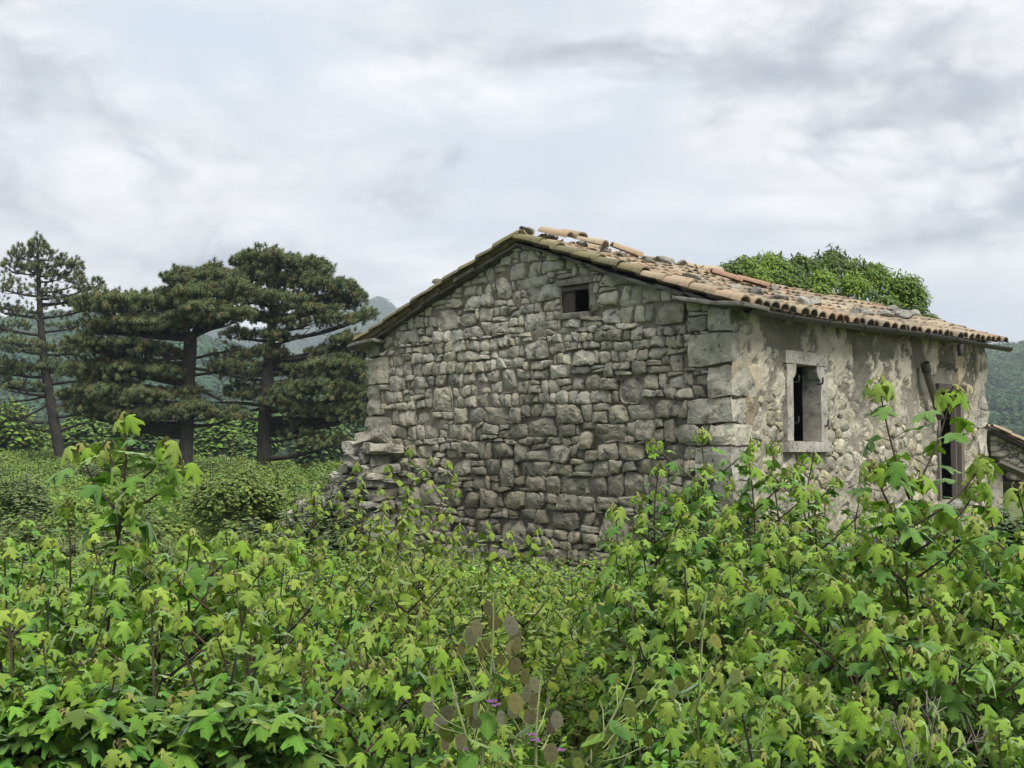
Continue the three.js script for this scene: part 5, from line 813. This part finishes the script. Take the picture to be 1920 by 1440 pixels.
const MS = [
  [232, 787, 3.6, 200, { label: 'tallest left maple sapling with pale drooping leaf tiers before the pine gap', forks: [[152, 845, 0.84], [312, 838, 0.88], [338, 880, 0.84], [205, 845, 0.9]], pairs: 3, spread: 0.24, low: 0.66, leaf: 0.09, branchy: 0.6 }],
  [122, 950, 3.7, 134, { label: 'slender two tier maple sapling just left of the tallest left sapling', pairs: 3, spread: 0.3, branchy: 0.5, low: 0.55 }],
  [8, 1035, 3.3, 20, { label: 'maple sapling rising at the left picture edge', pairs: 5, spread: 0.35 }],
  [360, 1008, 3.9, 345, { label: 'spreading maple sapling straight below the middle pine trunk', spread: 0.5, leaf: 0.088 }],
  [452, 1020, 3.8, 470, { label: 'maple sapling with large light leaves below the right pine trunk', spread: 0.45, leaf: 0.088 }],
  [532, 1045, 3.6, 520, { label: 'maple sapling with dark stem left of the dogwood stems' }],
  [655, 1118, 3.5, 600, { label: 'maple sapling with drooping tip leaves below the ruined wall' }],
  [795, 1160, 3.2, 770, { label: 'small maple sapling left of the brown honesty pods', pairs: 5, spread: 0.35 }],
  [24, 1215, 2.75, 5, { label: 'near maple sapling with yellowish tip low at the left edge' }],
  [150, 1262, 2.7, 142, { label: 'near maple sapling with thin black stem at lower left', pairs: 6 }],
  [222, 1252, 2.65, 220, { label: 'near maple sapling with upright brown stem and yellow bud, lower left' }],
  [320, 1125, 3.2, 260, { label: 'maple sapling with slanting dark stem left of centre foreground', spread: 0.46 }],
  [468, 1150, 3.1, 440, { label: 'maple sapling between the two large light leaved saplings', spread: 0.4 }],
  [558, 1220, 2.9, 520, { label: 'maple sapling with crossed slanting branches, lower left of centre', spread: 0.44 }],
  [682, 1195, 3.0, 700, { label: 'maple sapling with yellow bud right of the crossed branches' }],
  [770, 1215, 3.0, 745, { label: 'maple sapling with dark upright stem beside the honesty plants' }],
  [405, 1345, 2.6, 440, { label: 'low near maple sapling at bottom edge left of centre', pairs: 6 }],
  [590, 1350, 2.6, 610, { label: 'low near maple sapling with yellowish buds at bottom edge', pairs: 6 }],
  [80, 1110, 3.4, 110, { label: 'maple sapling filling the left below the slender two tier sapling' }],
  [1310, 815, 5.3, 1300, { label: 'tall maple tip standing alone against the house corner stones', spread: 0.5, low: 0.4, leaf: 0.08 }],
  [1402, 855, 5.4, 1405, { label: 'maple sapling with straight dark stem left below the side window', spread: 0.5, low: 0.4, leaf: 0.08 }],
  [1452, 838, 5.6, 1450, { label: 'thin maple sapling tip just left of the window sill', spread: 0.4, low: 0.4, leaf: 0.085, branchy: 0.7 }],
  [1528, 858, 5.4, 1505, { label: 'maple sapling right below the window sill', spread: 0.5, low: 0.4, leaf: 0.08 }],
  [1236, 880, 5.2, 1240, { label: 'leftmost maple of the group before the house corner', spread: 0.5, low: 0.4, leaf: 0.08 }],
  [1152, 960, 5.0, 1190, { label: 'low leaning maple at left end of the corner group', spread: 0.35, low: 0.5, leaf: 0.085, branchy: 0.6, pairs: 5 }],
  [1270, 945, 4.7, 1275, { label: 'dense maple in front of the leftmost corner maple', spread: 0.5, leaf: 0.08 }],
  [1365, 975, 4.6, 1370, { label: 'dense maple in front of the straight dark stemmed one', spread: 0.5, leaf: 0.08 }],
  [1482, 1035, 3.9, 1478, { label: 'bright yellow green maple with brown stem below the window', spread: 0.48, leaf: 0.1, bright: 2 }],
  [1618, 925, 4.6, 1585, { label: 'maple with long bare black stem right of the window', spread: 0.4, pairs: 6, branchy: 0.7 }],
  [1720, 900, 3.8, 1690, { label: 'tallest right maple sapling with two tall shoots before the upper doorway', forks: [[1648, 722, 0.96], [1782, 742, 0.97], [1640, 880, 0.9], [1840, 872, 0.9], [1832, 915, 0.84]], spread: 0.42, leaf: 0.105, pairs: 8, low: 0.52, branchy: 0.8 }],
  [1775, 985, 4.1, 1780, { label: 'maple with dark stem in front of the cellar door', spread: 0.3, leaf: 0.085, pairs: 4, branchy: 0.5 }],
  [1850, 960, 3.9, 1880, { label: 'maple at right edge left of the outermost one', spread: 0.45, leaf: 0.08 }],
  [1905, 925, 3.5, 1925, { label: 'outermost maple cut by the right picture edge', spread: 0.5, leaf: 0.088 }],
  [1585, 1095, 3.5, 1590, { label: 'maple in lower right between two brown stems', spread: 0.48, leaf: 0.085 }],
  [1700, 1170, 3.2, 1692, { label: 'near maple at lower right with grey dead twigs before it', spread: 0.5, leaf: 0.088 }],
  [1850, 1200, 3.1, 1870, { label: 'near maple filling the lower right corner', spread: 0.5, leaf: 0.088 }],
  [1345, 1105, 4.1, 1350, { label: 'maple behind the green honesty pods right of centre', spread: 0.46 }],
  [1235, 1090, 4.4, 1230, { label: 'low maple right of the gable foot', spread: 0.42, leaf: 0.085 }],
  [1510, 1285, 2.8, 1470, { label: 'near low maple at bottom edge right of the honesty plants', spread: 0.45, leaf: 0.085 }],
  [1610, 1325, 2.75, 1620, { label: 'near low maple at bottom edge under the grey dead twigs', spread: 0.45, leaf: 0.085 }],
];
MS.forEach(([px, py, d, f, o], k) => sapling('maple', px, py, d, f, { seed: k + 1, ...o }));
const DS = [
  [672, 872, 7.5, 700, { label: 'tall thin dogwood stem in front of the ruined wall stub' }], [768, 842, 7.2, 775, { label: 'tallest thin dogwood stem against the lower gable stones' }], [596, 905, 8.0, 574, { label: 'leaning dogwood left of the ruined wall stub' }], [838, 868, 7.4, 760, { label: 'right leaning twin of the tallest dogwood stem' }],
  [862, 985, 7.3, 845, { label: 'short dogwood tip right of the tallest stems' }], [922, 1000, 7.2, 880, { label: 'short leaning dogwood under the middle of the gable' }], [1010, 990, 7.0, 1005, { label: 'small bright dogwood right of the gable middle' }], [720, 945, 6.8, 735, { label: 'bushy dogwood between the two tall dogwood stems' }],
  [800, 975, 6.6, 800, { label: 'bushy dogwood right of the tallest dogwood stem' }], [560, 985, 7.0, 560, { label: 'dogwood left of the ruined wall foot' }], [640, 1010, 6.4, 650, { label: 'bushy dogwood below the ruined wall stub' }], [900, 1075, 6.0, 890, { label: 'low dogwood in front of the gable foot' }], [760, 1060, 5.6, 770, { label: 'nearest bushy dogwood in the centre left' }], [1090, 1085, 6.2, 1080, { label: 'low dogwood at the dark foot of the gable' }], [985, 1120, 5.4, 990, { label: 'low yellowish dogwood behind the brown honesty pods' }]];
DS.forEach(([px, py, d, f, o], k) => sapling('dogwood', px, py, d, f, { seed: k + 61, spread: 0.42, leaf: 0.082, low: 0.4, pairs: 8, branchy: 0.8, ...o }));

// ---------------------------------------------------------------- honesty plants with flat translucent seed pods
const podShape = (() => { const b = new Build(), n = 16, m = [b.v(0, 0.5, 0.012, 0.5, 0.5), b.v(0, 0.5, -0.012, 0.5, 0.5)], ring = []; for (let k = 0; k < n; k++) { const a = k / n * 6.283 - Math.PI / 2, x = Math.cos(a) * 0.38, y = 0.5 + Math.sin(a) * 0.5; ring.push([b.v(x, y, 0.003, x + 0.5, y), b.v(x, y, -0.003, x + 0.5, y)]); } for (let k = 0; k < n; k++) { const q = (k + 1) % n; b.tri(m[0], ring[k][0], ring[q][0]); b.tri(m[1], ring[q][1], ring[k][1]); b.quad(ring[k][1], ring[q][1], ring[q][0], ring[k][0]); } return b.geometry(); })();
const podTex = texture(128, (u, v) => { let d = 1; for (const [a, b] of [[0.42, 0.62], [0.58, 0.55], [0.46, 0.42], [0.55, 0.34], [0.5, 0.72]]) d = Math.min(d, Math.hypot(u - a, v - b)); const rim = Math.hypot((u - 0.5) / 0.38, (v - 0.5) / 0.5); const k = clamp(0.85 + 0.25 * fbm(u * 9, v * 9, 2.7, 4) - 0.5 * smooth(0.035, 0.015, d) + 0.2 * smooth(0.88, 0.98, rim)); return [k, k, k]; });
const podMat = (c) => new THREE.MeshPhysicalMaterial({ map: podTex, color: rgb(...c), roughness: 0.9, transmission: 0.55, thickness: 0, specularIntensity: 0.5 });
const brownPods = [[0.2, 0.19, 0.08], [0.22, 0.16, 0.1], [0.24, 0.23, 0.07], [0.25, 0.25, 0.16], [0.19, 0.2, 0.1]].map(podMat), greenPods = [[0.26, 0.32, 0.05], [0.22, 0.29, 0.05], [0.3, 0.33, 0.06], [0.2, 0.27, 0.07]].map(podMat);
const stalkMat = std({ color: rgb(0.2, 0.24, 0.09) }), petalMat = new THREE.MeshPhysicalMaterial({ color: rgb(0.17, 0.045, 0.2), roughness: 0.9, transmission: 0.35, thickness: 0 });
const petalShape = leafShape([[0.12, 0.15], [0.3, 0.5], [0.28, 0.85]], 0.3, 0.1, 0.08, 141);
function honesty(label, foot, tip, depth, pods, mats, flowers, seed) {
  const r = rng(seed), F = at(...foot, depth), o = thing('honesty_plant', label, 'plant', F), b = new Build(), Tp = at(...tip, depth).sub(F), mid = Tp.clone().multiplyScalar(0.5).add(V3(r.range(-0.02, 0.02), 0, r.range(-0.03, 0.03))), cv = new THREE.QuadraticBezierCurve3(V3(), mid, Tp);
  const low = cv.getPoint(0).add(V3(-Tp.x * 0.2, -0.5, 0)); b.tube([low, ...cv.getPoints(10)], [0.0055, ...Array.from({ length: 11 }, (_, k) => mix(0.005, 0.0016, k / 10))], 5, null, false);
  for (const [x, y, s] of pods) {
    const p = at(x, y, depth + r.range(-0.12, 0.12)).sub(F), t = clamp((p.y - 0.03) / Math.max(0.05, Tp.y), 0.08, 0.97), j = cv.getPoint(clamp(t - 0.06 - 2.6 * Math.abs(p.x - cv.getPoint(t).x), 0.02, 0.95)), sz = s * depth / FOCAL, top = p.clone().add(V3(0, -sz * 0.5, 0)); b.tube([j, V3().lerpVectors(j, top, 0.6).add(V3(0, -0.008, 0)), top], [0.0016, 0.0013, 0.001], 3, null, false);
    const m = part('seed_pod', podShape, r.pick(mats), o); m.position.copy(top); m.rotation.set(r.range(-0.35, 0.35), r() < 0.22 ? r.range(1.1, 1.5) : r.range(-0.8, 0.8), r.range(-0.5, 0.5), 'YXZ'); m.scale.setScalar(sz);
  }
  for (const [x, y] of flowers) { const p = at(x, y, depth - 0.03).sub(F), f = new Build(); const fl = new THREE.Group(); fl.name = 'flower'; fl.position.copy(p); o.add(fl); for (let k = 0; k < 4; k++) { const a = k * 1.571 + r(), m = part('petal', petalShape, petalMat, fl); m.quaternion.copy(leafTurn(V3(Math.cos(a), 0.2 + r() * 0.5, Math.sin(a)), V3(0, 1, 0.6))); m.scale.setScalar(0.014); } b.tube([cv.getPoint(0.3), p], [0.0014, 0.001], 3, null, false); }
  part('stem', b.geometry(), stalkMat, o);
  for (let k = 0; k < 4; k++) { const m = part('leaf', ovateLeaves[k % 3], mapleMats[k], o), a = r() * 6.283; m.position.copy(cv.getPoint(0.1 + k * 0.13)); m.quaternion.copy(leafTurn(V3(Math.cos(a), -0.4, Math.sin(a)), V3(0, 1, 0))); m.scale.setScalar(0.07); }
}
honesty('tallest honesty plant with brown translucent pods in the bottom centre', [905, 1400], [925, 1110], 2.6, [[888, 1192, 40], [898, 1178, 34], [866, 1225, 30], [862, 1215, 26], [905, 1215, 36], [927, 1168, 30], [918, 1140, 30], [965, 1172, 36], [960, 1195, 38], [968, 1210, 30], [952, 1212, 30], [960, 1248, 34], [928, 1250, 28], [945, 1235, 24]], brownPods, [[930, 1322], [922, 1316]], 501);
honesty('left honesty plant with yellow green and brown pods at bottom centre', [895, 1440], [845, 1270], 2.55, [[812, 1310, 34], [800, 1330, 30], [855, 1312, 30], [878, 1325, 40], [893, 1327, 36], [830, 1335, 36], [845, 1372, 40], [872, 1378, 34], [832, 1360, 36], [866, 1390, 30], [890, 1350, 28], [898, 1352, 26], [835, 1395, 26]], [...brownPods, greenPods[0]], [[868, 1405]], 502);
honesty('middle honesty plant with overlapping red brown pods', [1005, 1440], [1015, 1265], 2.6, [[988, 1268, 32], [1012, 1282, 34], [985, 1300, 34], [972, 1318, 40], [962, 1330, 36], [990, 1342, 42], [1000, 1310, 28], [1024, 1312, 30], [1042, 1340, 36], [1045, 1350, 32], [1030, 1362, 30], [965, 1408, 28], [1035, 1412, 38], [1022, 1378, 24], [945, 1345, 28]], brownPods, [[995, 1378], [1004, 1388], [1048, 1408]], 503);
honesty('leaning honesty stalk with round yellow green pods right of centre', [1090, 1440], [1190, 1250], 2.7, [[1188, 1238, 26], [1211, 1261, 22], [1242, 1262, 18], [1206, 1298, 30], [1130, 1319, 18], [1184, 1328, 34], [1145, 1379, 38], [1160, 1352, 28], [1210, 1354, 24], [1210, 1385, 28], [1118, 1395, 40], [1109, 1415, 26], [1078, 1420, 28], [1091, 1432, 26], [1156, 1276, 15], [1118, 1340, 24]], [...greenPods, brownPods[3], greenPods[1]], [], 504);
honesty('upright honesty stalk with fresh green pods before the right maples', [1310, 1440], [1325, 1110], 2.9, [[1292, 1190, 28], [1349, 1200, 30], [1366, 1217, 22], [1345, 1126, 18], [1310, 1135, 22], [1255, 1280, 28], [1272, 1282, 30], [1288, 1290, 30], [1260, 1296, 28], [1328, 1268, 26], [1375, 1268, 28], [1358, 1335, 28], [1376, 1338, 26], [1370, 1305, 22], [1298, 1270, 20]], greenPods, [], 505);
// ---------------------------------------------------------------- dry branching twigs at the lower right
{
  const r = rng(601), mat = std({ map: woodTex, color: rgb(0.3, 0.285, 0.24) });
  [[[[1705, 1445], [1690, 1385], [1676, 1335]], [[1705, 1445], [1712, 1420], [1730, 1412]], [[1680, 1368], [1668, 1352]], 'left forked dead twig of pale wood at lower right'], [[[1735, 1445], [1745, 1390], [1738, 1330], [1738, 1295]], [[1744, 1385], [1755, 1340], [1775, 1325]], 'upright pale dead twig in the middle of the lower right twigs'], [[[1750, 1445], [1790, 1408], [1835, 1385], [1870, 1370]], [[1768, 1425], [1778, 1395], [1790, 1362]], [[1825, 1390], [1850, 1392]], 'long branching pale dead twig reaching towards the right edge']].forEach((lines, k) => {
    const label = lines.pop(), d = 2.5 + k * 0.12, F = at(...lines[0][0], d), o = thing('dead_twig', label, 'twig', F, 0, 'dry pale twigs at the lower right');
    for (const l of lines) { const p = l.map(([x, y]) => at(x, y, d + r.range(-0.03, 0.03)).sub(F)), c = new THREE.CatmullRomCurve3(p).getPoints(8), b = new Build().tube(c, c.map((_, i) => mix(0.0024, 0.001, i / 8)), 4, null, false); for (let q = 0; q < 4; q++) { const f = c[2 + q], L = r.range(0.02, 0.06); b.tube([f, f.clone().add(V3(r.range(-1, 1) * L, L, r.range(-1, 1) * L))], [0.0014, 0.0007], 3, null, false); } part('branch', b.geometry(), mat, o); }
  });
}
renderer.render(scene, camera);
